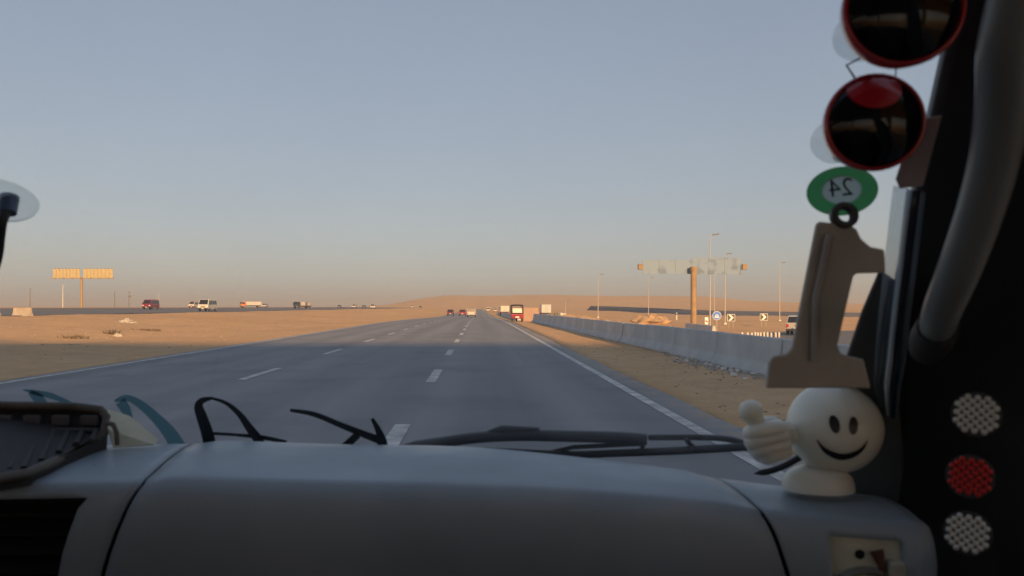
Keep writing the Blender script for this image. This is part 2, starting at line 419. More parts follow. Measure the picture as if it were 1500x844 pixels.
# larger lumps on the left sand
M_BRUSH = mat('dry_brush', (.16, .125, .075), .95, noise_amt=.4, nscale=9)
def heap(name, label, cat, px, py, d, w, h, m, jag=.5, seed=0):
    c = U(px, py, d); z = ground(c.x, c.y); rnd = random.Random(seed); b = MB()
    n = 26; V = []; rows = []
    for i in range(9):
        a = i/8*math.pi/2; rr = []
        for k in range(n):
            th = 2*math.pi*k/n; q = 1+jag*noise.noise(Vector((math.cos(th)*2+seed, math.sin(th)*2, i*.7)))
            rr.append((math.cos(th)*w/2*math.cos(a)*q, math.sin(th)*w/3*math.cos(a)*q, h*math.sin(a)*(1+jag*noise.noise(Vector((math.cos(th)*1.7, math.sin(th)*1.7+seed, i*.9))))-.06))
        rr.append(rr[0]); rows.append(rr)
    b.grid(rows, False); o = b.build(name, m); o.location = (c.x, c.y, z); return tag(o, label, cat)
def brush(name, label, px, py, d, w, h, seed):
    c = U(px, py, d); z = ground(c.x, c.y); rnd = random.Random(seed); b = MB()
    for _ in range(90):
        x = rnd.gauss(0, w*.25); y = rnd.gauss(0, w*.15); p = Vector((x, y, -.02)); q = p+Vector((rnd.gauss(0, .18), rnd.gauss(0, .12), abs(rnd.gauss(h*.6, h*.3))))
        b.tube([p, (p+q)/2+Vector((rnd.gauss(0, .03), 0, .02)), q], [.012, .01, .004], 4, False)
    for _ in range(6):
        x = rnd.gauss(0, w*.3); b.box((x, rnd.gauss(0, .1), .04), (rnd.uniform(.1, .3), .12, .1), rnd.random())
    o = b.build(name, M_BRUSH); o.location = (c.x, c.y, z); return tag(o, label, 'brush')
brush('dry_brush', 'dark dry brush lying on the left sand just past the shade edge', 110, 503, 37, 1.1, .22, 1)
brush('dry_brush', 'dry brush with a pale stone in the middle of the left sand', 165, 497, 41, .7, .3, 2)
brush('dry_brush', 'low dry brush strung along the sand below the white minibus', 218, 491, 46, 1.4, .16, 3)
heap('rock', 'pale rock on the sand below the red minibus', 'rock', 186, 479, 62, 1.3, .35, M_STONE, .7, 4)
heap('rock', 'small pale rock beside the dry brush on the left sand', 'rock', 172, 499, 40, .5, .18, M_STONE, .7, 9)
heap('sand_heap', 'long sand heap behind the barrier, left of the rubble', 'heap', 880, 468, 95, 7, 1.0, M_HEAP, .35, 5)
heap('sand_heap', 'pointed sand heap with a lamp post behind it', 'heap', 955, 463, 110, 5.5, 1.3, M_HEAP, .5, 6)
heap('sand_heap', 'low far sand heap beside the grey box truck', 'heap', 838, 462, 130, 9, 1.1, M_HEAP, .35, 8)
M_DIRT = mat('dark_rubble', (.2, .15, .1), .95, noise_amt=.5, nscale=3)
heap('rubble_heap', 'dark rough rubble heap left of the billboard column', 'heap', 978, 484, 66, 4.0, .75, M_DIRT, 1.0, 7)

# ------------------------------------------------------------------ poles, billboards, signs
def street_lamp(px, py, d, H, label, m=M_GALV, arm=1.6, side=1):
    c = U(px, py, d); z = ground(c.x, c.y); t = thing('street_lamp', label, 'street lamp', (c.x, c.y, z), 0, 'lamp posts along the slip road')
    top = H-z+(EYE-EYE)
    MB().tube([(0, 0, -.1), (0, 0, H*.5), (0, 0, H)], [.09, .07, .045], 10).build('pole', m, t)
    MB().tube([(0, 0, H-.03), (side*arm*.4, 0, H+.32), (side*arm, 0, H+.42)], .035, 8).build('arm', m, t)
    MB().box((side*(arm+.3), 0, H+.42), (.75, .26, .12), 0, Matrix.Rotation(-.12*side, 3, 'Y')).build('lamp_head', M_STEEL_D, t, .03)
    MB().box((0, 0, .1), (.4, .4, .3)).build('footing', M_CONC, t)
street_lamp(1040, 475, 88, 10.2, 'tallest lamp post, just left of the round blue sign', arm=.35)
street_lamp(1062, 470, 112, 9.7, 'lamp post between the round blue sign and the first chevron board', arm=.3)
street_lamp(1142, 470, 138, 9.9, 'lamp post right of the second chevron board', arm=.4)
street_lamp(1046.5, 466, 175, 9.4, 'thin lamp post right behind the round blue sign', arm=.5)
street_lamp(950, 458, 200, 9.5, 'lamp post behind the pointed sand heap', arm=.5)
street_lamp(876, 465, 170, 9.0, 'lamp post left of the long sand heap', arm=.5)
street_lamp(828, 460, 230, 4.0, 'short lamp post beside the grey box truck', arm=.5)
def pole(px, py, d, H, label, m, cross=False):
    c = U(px, py, d); z = ground(c.x, c.y); t = thing('utility_pole', label, 'pole', (c.x, c.y, z), 0, 'poles beyond the opposite road')
    MB().tube([(0, 0, -.2), (0, 0, H)], [.2, .13], 8).build('pole', m, t)
    if cross:
        MB().box((0, 0, H-.8), (1.9, .14, .14)).build('crossarm', m, t); MB().box((.1, 0, H-2.6), (1.0, .6, .9)).build('transformer', m, t)
    else: MB().box((.35, 0, H-.05), (.9, .18, .12)).build('bracket', m, t)
pole(44, 450, 340, 8.2, 'thin dark pole left of the yellow billboard', M_STEEL_D)
pole(92, 450, 330, 9.6, 'white pole under the left panel of the yellow billboard', M_WHITE)
pole(168, 450, 360, 7.4, 'thin dark pole right of the yellow billboard', M_STEEL_D)
pole(189, 450, 350, 7.6, 'dark pole with a crossarm left of the red minibus', M_STEEL_D, True)
pole(232.5, 449, 420, 7.2, 'faint thin pole behind the red minibus', M_GALV)

# left billboard: two panels of vertical sheets on one column
M_YEL = mat('yellow_sheet', (.42, .34, .16), .7, noise_amt=.12, nscale=.6)
M_YEL2 = mat('yellow_column', (.32, .22, .10), .7)
bd = 390; c = U(119.5, 450, bd); z = ground(c.x, c.y); sc = bd/F
t = thing('billboard', 'yellow double billboard on a single column beyond the opposite road', 'billboard', (c.x, c.y, z))
zt = EYE+(VY-393)*sc-z; zb = EYE+(VY-408)*sc-z
MB().tube([(0, 0, -.5), (0, 0, zb+.5)], .62, 14).build('column', M_YEL2, t)
MB().box((0, .5, zb+.2), (92*sc, .8, .5)).build('beam', M_YEL2, t)
for x0, x1 in ((-42, -2.2), (2.2, 46)):
    n = 8; w = (x1-x0)/n
    for i in range(n):
        MB().box(((x0+w*(i+.5))*sc, random.uniform(-.1, .1), (zt+zb)/2+random.uniform(-.06, .06)), (w*sc-.22, .12, zt-zb-.6)).build('panel', M_YEL, t)
        MB().box(((x0+w*(i+.5))*sc, .8, (zt+zb)/2), (.15, .9, zt-zb)).build('strut', M_STEEL_D, t)
for k in range(7):
    MB().box(((-38+13*k)*sc, -1.0, zb+.1), (.2, 1.6, .2)).build('lamp_bracket', M_STEEL_D, t)

# right billboard: wide faded panel on a rusty column
bd = 70; c = U(1016, 484, bd); z = ground(c.x, c.y); sc = bd/F
t = thing('billboard', 'wide faded pale billboard on a thick rust coloured column behind the barrier', 'billboard', (c.x, c.y, z))
M_RUST = mat('rust_ochre_paint', (.31, .21, .11), .75, noise_amt=.2, nscale=1.5)
zt = EYE+(VY-377)*sc-z; zb = EYE+(VY-402)*sc-z; zc = EYE+(VY-391)*sc-z
MB().tube([(0, 0, -.2), (0, 0, zc-.35)], .26, 20).build('column', M_RUST, t)
MB().tube([(0, 0, zc-.36), (0, 0, zc)], .31, 20).build('collar', M_RUST, t)
MB().box((0, 0, .18), (.95, .95, .75)).build('footing', M_CONC, t, .03)
m = bpy.data.materials.new('faded_poster'); m.use_nodes = True; n = m.node_tree; bb = n.nodes['Principled BSDF']; bb.inputs['Roughness'].default_value = .85
tc = n.nodes.new('ShaderNodeTexCoord'); nz = n.nodes.new('ShaderNodeTexNoise'); nz.inputs['Scale'].default_value = 1.1; nz.inputs['Detail'].default_value = 5
n.links.new(tc.outputs['Object'], nz.inputs['Vector'])
rp = n.nodes.new('ShaderNodeValToRGB'); e = rp.color_ramp.elements; e[0].position = .36; e[0].color = (.15, .21, .31, 1); e[1].position = .47; e[1].color = (.215, .30, .42, 1)
n.links.new(nz.outputs['Fac'], rp.inputs['Fac']); n.links.new(rp.outputs['Color'], bb.inputs['Base Color'])
xl, xr = (943-1016)*sc, (1088-1016)*sc; npan = 6
for i in range(npan):
    w = (xr-xl)/npan; tl = .28*(i in (0, 1, 2))
    MB().box((xl+w*(i+.5), .5, (zt+zb)/2-tl*.3), (w-.012, .06, zt-zb-tl)).build('panel', m, t)
MB().box(((xl+xr)/2, .75, (zt+zb)/2), (xr-xl-.2, .3, .25)).build('beam', M_GALV, t)
for xx in ((939-1016)*sc, (1092-1016)*sc): MB().box((xx, .3, (zb+zt)/2-.08), (.42, .35, .5)).build('lamp', M_RUST, t, .03)

# round blue sign
M_BLUE = mat('sign_blue', (.03, .16, .62), .45); M_SIGNW = mat('sign_white', (.78, .78, .76), .45); M_SIGNK = mat('sign_black', (.04, .03, .03), .5)
d = 62; c = U(1050, 462.5, d); g = ground(c.x, c.y); t = thing('road_sign', 'round blue road sign with white symbol and rim', 'road sign', (c.x, c.y, g))
zc = c.z-g; MF = Matrix.Translation((0, 0, zc)) @ Matrix.Rotation(R(90), 4, 'X')
MB().tube([(0, .03, -.1), (0, .03, zc+.2)], .035, 8).build('post', M_GALV, t)
MB().lathe([(0, 0), (.35, 0), (.35, .018), (0, .018)], 32, MF, False).build('rim', M_SIGNW, t)
MB().lathe([(.325, .02), (.325, .026), (0, .026)], 32, MF, False).build('disc', M_BLUE, t)
b = MB()
for pl in ([(-.22, -.13), (-.12, -.13), (-.02, .12), (-.06, .17)], [(.22, -.13), (.12, -.13), (.02, .12), (.06, .17)], [(-.045, -.14), (.045, -.14), (.03, -.02), (-.03, -.02)], [(-.24, -.13), (.24, -.13), (.2, -.19), (-.2, -.19)]):
    b.prism([(x*.8, y*.8-.02) for x, y in pl], .006, MF @ Matrix.Translation((0, 0, .028+.0005*len(b.f))))
b.build('symbol', M_SIGNW, t)
def chevron(px, py, d, label):
    c = U(px, py, d); g = ground(c.x, c.y); t = thing('chevron_sign', label, 'road sign', (c.x, c.y, g), 0, 'chevron boards on the bend'); zc = max(c.z-g, .8)
    MF = Matrix.Translation((0, 0, zc)) @ Matrix.Rotation(R(90), 4, 'X'); w = 5.2*d/F; h = 4.6*d/F
    MB().prism([(-w, -h), (w, -h), (w, h), (-w, h)], .03, MF).build('board', M_SIGNK, t)
    MB().prism([(-w*.75, -h*.9), (-w*.15, -h*.9), (w*.7, 0), (-w*.15, h*.9), (-w*.75, h*.9), (0, 0)], .012, MF @ Matrix.Translation((0, 0, .032))).build('arrow', M_SIGNW, t)
    b = MB(); b.box((0, 0, zc), (2*w+.08, .02, 2*h+.08)); b.build('back_plate', M_SIGNW, t)
    for s in (-.6, .6): MB().tube([(s*w, .06, -.1), (s*w, .06, zc+h)], .03, 6).build('post', M_GALV, t)
chevron(1071, 465.5, 92, 'left chevron board with white arrow pointing right')
chevron(1119, 464.5, 100, 'right chevron board with white arrow, beside the lamp post')
c = U(1037, 469, 84); g = ground(c.x, c.y); t = thing('marker_board', 'small pale striped board at the foot of the tallest lamp post', 'road sign', (c.x-.15, c.y, g))
MB().box((0, 0, 1.0), (.35, .03, .75)).build('board', M_SIGNW, t); MB().box((0, -.02, .95), (.3, .02, .14), 0, Matrix.Rotation(.6, 3, 'Y')).build('stripe', M_RED_L, t); MB().tube([(0, .05, -.1), (0, .05, 1.3)], .03, 6).build('post', M_GALV, t)
# bollards
M_BOL = mat('bollard_cream', (.66, .58, .5), .6)
for i, px in enumerate((1087, 1095, 1101, 1106, 1110, 1114, 1119, 1124, 1129.5, 1136, 1141)):
    d = 57+i*.55; c = U(px, 497, d); g = ground(c.x, c.y)
    t = thing('bollard', f'{ORD[i] if i else "leftmost"} of the row of small cream bollards, counted from the left' if i < 10 else 'last cream bollard of the row, nearest the silver car', 'bollard', (c.x, c.y, g+.02), 0, 'bollards along the slip road')
    hh = EYE-(487-VY)/F*d-g-.02+random.uniform(-.03, .03)
    b = MB(); b.lathe([(.0, 0), (.09, 0), (.085, hh-.05), (.06, hh), (0, hh)], 10); b.build('post', M_BOL, t)
    MB().lathe([(.095, hh*.72), (.097, hh*.73), (.097, hh*.86), (.093, hh*.87)], 10).build('band', M_WHITE, t)
c = U(991, 461, 150); g = ground(c.x, c.y); t = thing('marker_post', 'short white marker post in front of the banked loop road', 'post', (c.x, c.y, g))
MB().tube([(0, 0, -.2), (0, 0, 1.4)], .16, 8).build('post', M_WHITE, t); MB().lathe([(.165, 1.0), (.17, 1.02), (.17, 1.2), (.165, 1.22)], 8).build('band', M_SIGNK, t)

# ------------------------------------------------------------------ vehicles
def paint(name, col): return mat('paint_'+name, col, .3, noise_amt=.06, nscale=2, coat=.4)
def wheel(t, x, y, r=.31, w=.2):
    s = 1 if x > 0 else -1; MX = Matrix.Translation((x, y, r)) @ Matrix.Rotation(R(90)*s, 4, 'Y')
    o = MB().lathe([(r*.6, -w/2), (r*.95, -w/2), (r, -w*.35), (r, w*.35), (r*.95, w/2), (r*.6, w/2)], 20, MX).build('wheel', M_TYRE, t)
    MB().lathe([(0, w*.42), (r*.2, w*.45), (r*.58, w*.36), (r*.6, w*.2)], 16, MX).build('rim', M_RIM, o)
def shell(name, prof, W, belt, top, m, t, shrink=.13, bev=.06):
    def hw(z): return W/2 if z <= belt else W/2*(1-(z-belt)/(top-belt)*shrink)
    n = len(prof); V = [(s*hw(z), y, z) for s in (-1, 1) for y, z in prof]; b = MB()
    b.add(V, [tuple(range(n)), tuple(range(n, 2*n))[::-1]]+[(k, n+k, n+(k+1) % n, (k+1) % n) for k in range(n)])
    o = b.build(name, m, t, bev, 2); return o, hw
def quadglass(t, hw, y0, z0, y1, z1, name, k0=.1, k1=.9, side=.86, out=.02, m=None):
    a = Vector((0, y0+(y1-y0)*k0, z0+(z1-z0)*k0)); c = Vector((0, y0+(y1-y0)*k1, z0+(z1-z0)*k1)); nrm = Vector((0, -(z1-z0), (y1-y0))).normalized()
    if abs(a.y) > 0 and nrm.y*((a.y+c.y)/2) < 0: nrm = -nrm
    b = MB(); V = []
    for p in (a, c):
        for s in (-1, 1): V.append((s*hw(p.z)*side, p.y+nrm.y*out, p.z+nrm.z*out))
    b.add(V, [(0, 1, 3, 2)]); b.build(name, m or M_GLASS, t, solid=.012)
def sideglass(t, hw, poly, name='side_window'):
    for s in (-1, 1):
        b = MB(); b.add([(s*(hw(z)+.012), y, z) for y, z in poly], [tuple(range(len(poly)))]); b.build(name, M_GLASS, t, solid=.012)
def lamps(t, W, yf, yr, zf, zr, lw=.3, lh=.16):
    for s in (-1, 1):
        MB().box((s*(W/2-.22), yf, zf), (lw, .06, lh)).build('headlight', M_WHT_L, t, .015)
        MB().box((s*(W/2-.14), yr, zr), (.2, .06, lh*1.5)).build('tail_light', M_RED_L, t, .015)
def place(name, label, cat, px, base_y, d, toward=False, yaw=0, group=None, z=None):
    c = U(px, base_y, d)
    zz = z if z is not None else (zroad(c.y)+.005 if XL < c.x < XR else ground(c.x, c.y)+.06)
    return thing(name, label, cat, (c.x, c.y, zz), (math.pi if toward else 0)+yaw, group)
def minibus(label, m, px, py, d, toward, yaw=0, H=2.15, trim=None, group='traffic on the opposite road'):
    t = place('minibus_van', label, 'minibus', px, py, d, toward, yaw, group); W = 1.85
    pr = [(-2.4, .38), (-2.42, 1.1), (-2.32, H-.1), (-2.15, H), (1.2, H), (1.62, H-.12), (2.28, 1.15), (2.42, .95), (2.42, .38)]
    o, hw = shell('body', pr, W, 1.1, H, m, t)
    quadglass(t, hw, 1.62, H-.12, 2.28, 1.15, 'windscreen', .06, .92); quadglass(t, hw, -2.42, 1.1, -2.32, H-.1, 'rear_window', .1, .85)
    for a, b_ in ((-2.2, -1.25), (-1.15, -.2), (-.1, .75), (.85, 1.55)): sideglass(t, hw, [(a, 1.2), (b_+(.3 if b_ > 1.5 else 0), 1.2), (b_, H-.3), (a, H-.3)])
    lamps(t, W, 2.42, -2.42, .85, .95)
    MB().box((0, 2.45, .5), (W*.98, .12, .2)).build('bumper', trim or M_TRIM, t, .03); MB().box((0, -2.45, .5), (W*.98, .12, .2)).build('bumper', M_TRIM, t, .03)
    MB().box((0, 2.44, .78), (.7, .05, .14)).build('grille', M_TRIM, t); MB().box((0, 2.53, .5), (.36, .02, .12)).build('number_plate', M_PLATE, t)
    for s in (-1, 1): MB().box((s*(W/2+.12), 1.8, 1.3), (.2, .1, .28)).build('mirror', M_TRIM, t, .02)
    for s in (-1, 1):
        for y in (-1.5, 1.5): wheel(t, s*(W/2-.09), y)
    if trim: MB().box((0, 0, H+.04), (W*.6, 3, .06)).build('roof_rack', trim, t)
    return t
def car(label, m, px, py, d, toward, kind='sedan', yaw=0, group='traffic ahead on the highway'):
    t = place('car', label, 'car', px, py, d, toward, yaw, group); W = 1.7
    if kind == 'sedan': pr = [(-2.1, .3), (-2.15, .92), (-1.6, 1.0), (-1.0, 1.42), (.25, 1.45), (1.0, 1.0), (2.0, .84), (2.15, .6), (2.15, .3)]; rw = (-1.6, 1.0, -1.0, 1.42); ws = (.25, 1.45, 1.0, 1.0)
    else: pr = [(-2.0, .35), (-2.05, 1.0), (-1.75, 1.62), (-1.5, 1.68), (.15, 1.68), (.95, 1.1), (1.95, 1.0), (2.1, .75), (2.1, .35)]; rw = (-2.05, 1.0, -1.75, 1.62); ws = (.15, 1.68, .95, 1.1)
    o, hw = shell('body', pr, W, 1.0, 1.68 if kind != 'sedan' else 1.45, m, t, .18)
    quadglass(t, hw, *rw, 'rear_window'); quadglass(t, hw, *ws, 'windscreen'); zt = ws[1]-.1
    for a, b_ in ((-1.35, -.4), (-.3, .62)): sideglass(t, hw, [(a-(.15 if a < -1 else 0), 1.04), (b_+(.15 if b_ > 0 else 0), 1.04), (b_-(.25 if b_ > 0 else 0), zt), (a+(.3 if a < -1 else 0), zt)])
    lamps(t, W, 2.14, -2.12, .68, .82)
    for y in (-2.14, 2.16): MB().box((0, y, .45), (W*.96, .1, .2)).build('bumper', M_TRIM, t, .03)
    MB().box((0, -2.2, .62), (.4, .02, .13)).build('number_plate', M_PLATE, t); MB().box((0, 2.22, .5), (.4, .02, .13)).build('number_plate', M_PLATE, t)
    for s in (-1, 1):
        MB().box((s*(W/2+.08), .75, 1.08), (.18, .08, .12)).build('mirror', M_TRIM, t, .02)
        for y in (-1.3, 1.35): wheel(t, s*(W/2-.08), y, .3)
    return t
def pickup(label, m, px, py, d, toward, load=None, yaw=0, group='traffic ahead on the highway', stakes=True):
    t = place('pickup_truck', label, 'pickup truck', px, py, d, toward, yaw, group); W = 1.75
    o, hw = shell('cab', [(-.1, .42), (-.1, 1.62), (.05, 1.72), (.85, 1.72), (1.45, 1.12), (2.35, 1.02), (2.5, .8), (2.5, .42)], W, 1.05, 1.72, m, t)
    quadglass(t, hw, .85, 1.72, 1.45, 1.12, 'windscreen'); quadglass(t, hw, -.1, 1.1, -.1, 1.62, 'rear_window')
    sideglass(t, hw, [(.1, 1.12), (1.2, 1.12), (.8, 1.6), (.1, 1.6)])
    MB().box((0, -1.35, .62), (W, 2.35, .1)).build('bed_floor', m, t)
    for s in (-1, 1): MB().box((s*(W/2-.03), -1.35, .9), (.06, 2.35, .5)).build('bed_side', m, t)
    MB().box((0, -2.53, .9), (W, .06, .52)).build('tailgate', m, t); MB().box((0, -2.56, .46), (W, .1, .14)).build('bumper', M_TRIM, t); MB().box((0, 2.52, .5), (W, .1, .2)).build('bumper', M_TRIM, t)
    if stakes:
        for s in (-1, 1):
            for k in range(5): MB().tube([(s*(W/2-.03), -2.45+k*.55, 1.15), (s*(W/2-.03), -2.45+k*.55, 1.95)], .03, 6).build('stake', M_WHITE, t)
            MB().tube([(s*(W/2-.03), -2.5, 1.55), (s*(W/2-.03), -.2, 1.55)], .025, 6).build('rail', M_WHITE, t)
        for k in range(4): MB().tube([(-.55+k*.36, -2.5, 1.15), (-.55+k*.36, -2.5, 1.95)], .03, 6).build('stake', M_STEEL_D, t)
        MB().tube([(-W/2+.03, -2.5, 1.6), (W/2-.03, -2.5, 1.6)], .025, 6).build('rail', M_WHITE, t)
    lamps(t, W, 2.5, -2.58, .8, .85)
    for s in (-1, 1):
        for y in (-1.5, 1.6): wheel(t, s*(W/2-.09), y, .34)
    if load:
        for i, (x, y, z, sx, sy, sz, lm) in enumerate(load): MB().box((x, y, z), (sx, sy, sz), .05*i).build('load', lm, t, .02)
    return t
def lorry(label, mc, mbx, px, py, d, toward, L=6.5, H=3.0, W=2.3, closed=True, yaw=0, group='lorries along the highway', load=None, z=None):
    t = place('lorry', label, 'truck', px, py, d, toward, yaw, group, z); yf = L/2
    o, hw = shell('cab', [(yf-1.7, .55), (yf-1.7, 2.3), (yf-1.5, 2.45), (yf-.35, 2.45), (yf-.05, 1.45), (yf, 1.3), (yf, .55)], W*.95, 1.4, 2.45, mc, t, .08)
    quadglass(t, hw, yf-.35, 2.45, yf-.05, 1.45, 'windscreen'); sideglass(t, hw, [(yf-1.3, 1.45), (yf-.2, 1.45), (yf-.45, 2.2), (yf-1.3, 2.2)])
    MB().box((0, -.9, .75), (W*.5, L-1.8, .25)).build('chassis', M_TRIM, t)
    bl = L-1.9; yc = -L/2+bl/2
    if closed:
        MB().box((0, yc, (H+1)/2), (W, bl, H-1)).build('cargo_box', mbx, t, .03)
        for s in (-1, 1): MB().box((s*W*.25, -L/2-.02, (H+1)/2), (W*.47, .03, H-1.15)).build('rear_door', mbx, t)
        for s in (-.2, .2): MB().tube([(s, -L/2-.06, 1.1), (s, -L/2-.06, H-.1)], .025, 6).build('lock_rod', M_GALV, t)
    else:
        MB().box((0, yc, 1.0), (W, bl, .14)).build('flatbed', mbx, t)
        for (x, y, zz, sx, sy, sz, lm) in load or []: MB().box((x, y, zz), (sx, sy, sz)).build('crate', lm, t, .02)
    for s in (-1, 1):
        MB().box((s*(W/2-.3), yf, .85), (.3, .06, .18)).build('headlight', M_WHT_L, t); MB().box((s*(W/2-.25), -L/2-.03, .78), (.35, .05, .16)).build('tail_light', M_RED_L, t)
        MB().box((s*(W/2+.1), yf-.2, 1.9), (.16, .1, .4)).build('mirror', M_TRIM, t)
        for y in (-L/2+.9, yf-.9): wheel(t, s*(W/2-.15), y, .45, .28)
    MB().box((0, -L/2-.05, .52), (W*.95, .08, .16)).build('bumper', M_PLATE, t); MB().box((0, yf+.02, .6), (W*.9, .1, .25)).build('bumper', M_TRIM, t)
    return t
PW = paint('white', (.52, .50, .46)); PR = paint('red', (.26, .028, .035)); PDR = paint('maroon', (.22, .02, .04)); PK = paint('dark', (.05, .05, .055)); PS = paint('silver', (.42, .42, .42)); PO = paint('orange', (.62, .2, .04)); PGB = paint('grey_blue', (.42, .45, .47))
minibus('white minibus van coming toward us on the opposite road', PW, 304, 460, 140, True, H=2.2)
minibus('red minibus van coming toward us on the opposite road', PDR, 221, 452, 172, True, H=2.15)
minibus('small white minibus with red roof rack just behind the white van', PW, 284, 452, 262, True, H=2.1, trim=PR)
lorry('orange lorry with a white box, between the white van and the flatbed truck', PO, PW, 367, 452, 330, True, L=8.5, H=2.5, group='traffic on the opposite road', yaw=-.9)
pickup('small white and red pickup right of the orange lorry', PW, 388, 452, 335, True, [(0, -1.3, 1.2, 1.4, 1.8, .7, PR)], group='traffic on the opposite road', stakes=False)
lorry('dark cabbed flatbed truck loaded with pale and dark crates', PK, M_TRIM, 443, 452, 290, True, L=7.5, H=2.6, closed=False, yaw=-.55, group='traffic on the opposite road', load=[(0, .4, 1.75, 2.0, 1.6, 1.3, PW), (0, -1.1, 1.7, 2.0, 1.1, 1.2, M_STEEL_D), (0, -2.4, 1.6, 2.0, 1.2, 1.0, M_CONC_L)])
pickup('white pickup with a brown load, left of the distant white van', PW, 519, 452, 370, True, [(0, -1.3, 1.35, 1.5, 2.0, .9, M_STEEL_D)], group='traffic on the opposite road', stakes=False)
minibus('distant white van near the right end of the opposite road', PW, 547, 455, 325, True, H=1.95)
car('dark car left of the white pickup with the brown load', PK, 497, 452, 420, True, group='traffic on the opposite road')
car('dark car between the white pickup and the distant white van', PK, 533, 451, 400, True, group='traffic on the opposite road')
car('tiny far white car on the opposite road', PW, 604, 450.5, 520, True, 'suv', group='traffic on the opposite road')
car('tiny far dark car on the opposite road, right of the white one', PK, 616, 450.5, 500, True, group='traffic on the opposite road')
car('dark hatchback ahead in the left lane', paint('deep_maroon', (.10, .02, .03)), 660, 462, 212, False, 'suv')
car('red sedan ahead in the middle lane', PR, 677.5, 462, 205, False, 'suv')
pickup('white pickup ahead with a stake cage, right of the red car', PW, 690.5, 463, 160, False, [(0, -1.3, 1.2, 1.5, 2, .9, M_CONC_L)])
lorry('grey box truck parked behind the barrier, seen from the rear', PK, PGB, 798.5, 462, 192, False, L=7, H=3.0, group='vehicles parked on the right')
lorry('red and white truck parked beyond the far barrier row', PR, PW, 739, 458, 215, False, L=6.5, H=2.6, group='vehicles parked on the right')
car('white car far ahead at the right roadside, left of the truck', PW, 725.5, 453, 330, False, 'suv', group='vehicles parked on the right')
minibus('white van farthest ahead at the right roadside', PW, 715, 453, 380, False, group='vehicles parked on the right')
car('silver car on the slip road, half hidden by the grey plastic bracket', PS, 1171, 503, 68, False, 'suv', -.5, group='vehicles parked on the right')
# low trailer with goods behind the barrier
t = place('flat_trailer', 'low flat trailer with bundles right of the grey box truck', 'trailer', 817, 460, 150); 
MB().box((0, 0, .7), (3.2, 1.8, .12)).build('bed', M_STEEL_D, t)
for s in (-1.2, 1.2): wheel(t, s, -.6, .3); wheel(t, s*.99, .6, .3)
for x in (-1.1, -.3, .5, 1.2): MB().box((x, 0, 1.0), (.5, .9, random.uniform(.3, .7)), x).build('bundle', M_STEEL_D if x < 0 else M_WHITE, t, .03)
# red three-wheeler on the shoulder
d = 84; c = U(757, 470, d); t = thing('three_wheeler', 'red three-wheeler with black canopy parked on the shoulder', 'three-wheeler', (c.x, c.y, ground(c.x, c.y)))
M_CANV = mat('black_canvas', (.025, .022, .02), .85)
o, hw = shell('body', [(-1.15, .35), (-1.2, .8), (-1.1, .85), (.3, .75), (.55, .45), (1.0, .45), (1.25, .85), (1.35, .8), (1.3, .3)], 1.3, 2, 3, PR, t, 0, .04)
prf = [(-1.15, .85), (-1.05, 1.6), (-.8, 1.75), (.6, 1.75), (1.0, 1.6), (1.2, .9)]
for s in (-1, 1): MB().tube([(s*.6, y, z) for y, z in prf], .04, 6).build('canopy_frame', M_CANV, t)
b = MB(); b.grid([[(s*.62, y, z+.03+(.05 if abs(s) < .6 else 0)) for s in (-1, -.5, 0, .5, 1)] for y, z in prf[1:5]]); b.build('canopy', M_CANV, t, solid=.02)
b = MB(); b.add([(-.5, -1.16, .95), (.5, -1.16, .95), (.47, -1.09, 1.42), (-.47, -1.09, 1.42)], [(0, 1, 2, 3)]); b.build('rear_screen', M_WHITE, t, solid=.01)
b = MB(); b.add([(.63, -1.1, .85), (.63, .0, .85), (.63, 0, 1.74), (.63, -.8, 1.74), (.63, -1.05, 1.6)], [(0, 1, 2, 3, 4)]); b.build('side_curtain', M_CANV, t, solid=.015)
MB().box((0, -.5, .95), (1.1, .5, .3)).build('seat', M_TRIM, t)
for s in (-.52, .52): wheel(t, s, -.75, .24, .14); MB().box((s*.95, -1.2, .68), (.14, .06, .14)).build('tail_light', M_RED_L, t)
wheel(t, .04, 1.05, .24, .14); MB().box((0, -1.22, .5), (.4, .03, .14)).build('number_plate', M_PLATE, t)
MB().tube([(0, .7, .9), (0, .95, 1.1), (.25, .9, 1.12)], .02, 6).build('handlebar', M_TRIM, t)
# orange net fence
d = 83; a = U(767, 470, d); e_ = U(789, 470, d+2); g = min(ground(a.x, a.y), ground(e_.x, e_.y)); Ln = (e_-a).length
t = thing('net_fence', 'orange and white safety net fence beside the three-wheeler', 'fence', (a.x, a.y, g), math.atan2(e_.y-a.y, e_.x-a.x))
M_NET = mat('orange_net', (.42, .17, .08), .7); M_NET2 = mat('white_net', (.6, .55, .48), .7)
for k in range(3): MB().tube([(k*Ln/2, 0, -.1), (k*Ln/2, 0, 1.5)], .03, 6).build('post', M_NET, t)
for mm, off in ((M_NET, 0), (M_NET2, .09)):
    b = MB(); nn = 14
    for k in range(-nn, nn):
        for s in (-1, 1):
            x0 = k*.36+off*2; pts = []
            z0, z1 = 0.0, 1.45
            xa, xb = (x0, x0+1.45) if s > 0 else (x0+1.45, x0)
            ta = max(0, (0-min(xa, xb))/1.45); tb = min(1, (Ln-min(xa, xb))/1.45)
            if tb <= ta: continue
            f = (lambda q: (x0+1.45*q, .01*s, 1.45*q)) if s > 0 else (lambda q: (x0+1.45*q, .01*s, 1.45*(1-q)))
            p, q = Vector(f(ta)), Vector(f(tb)); dirn = (q-p).normalized()*.03; up_ = Vector((-dirn.z, 0, dirn.x))
            b.add([p-up_, q-up_, q+up_, p+up_], [(0, 1, 2, 3)])
    b.build('netting', mm, t, solid=.006)

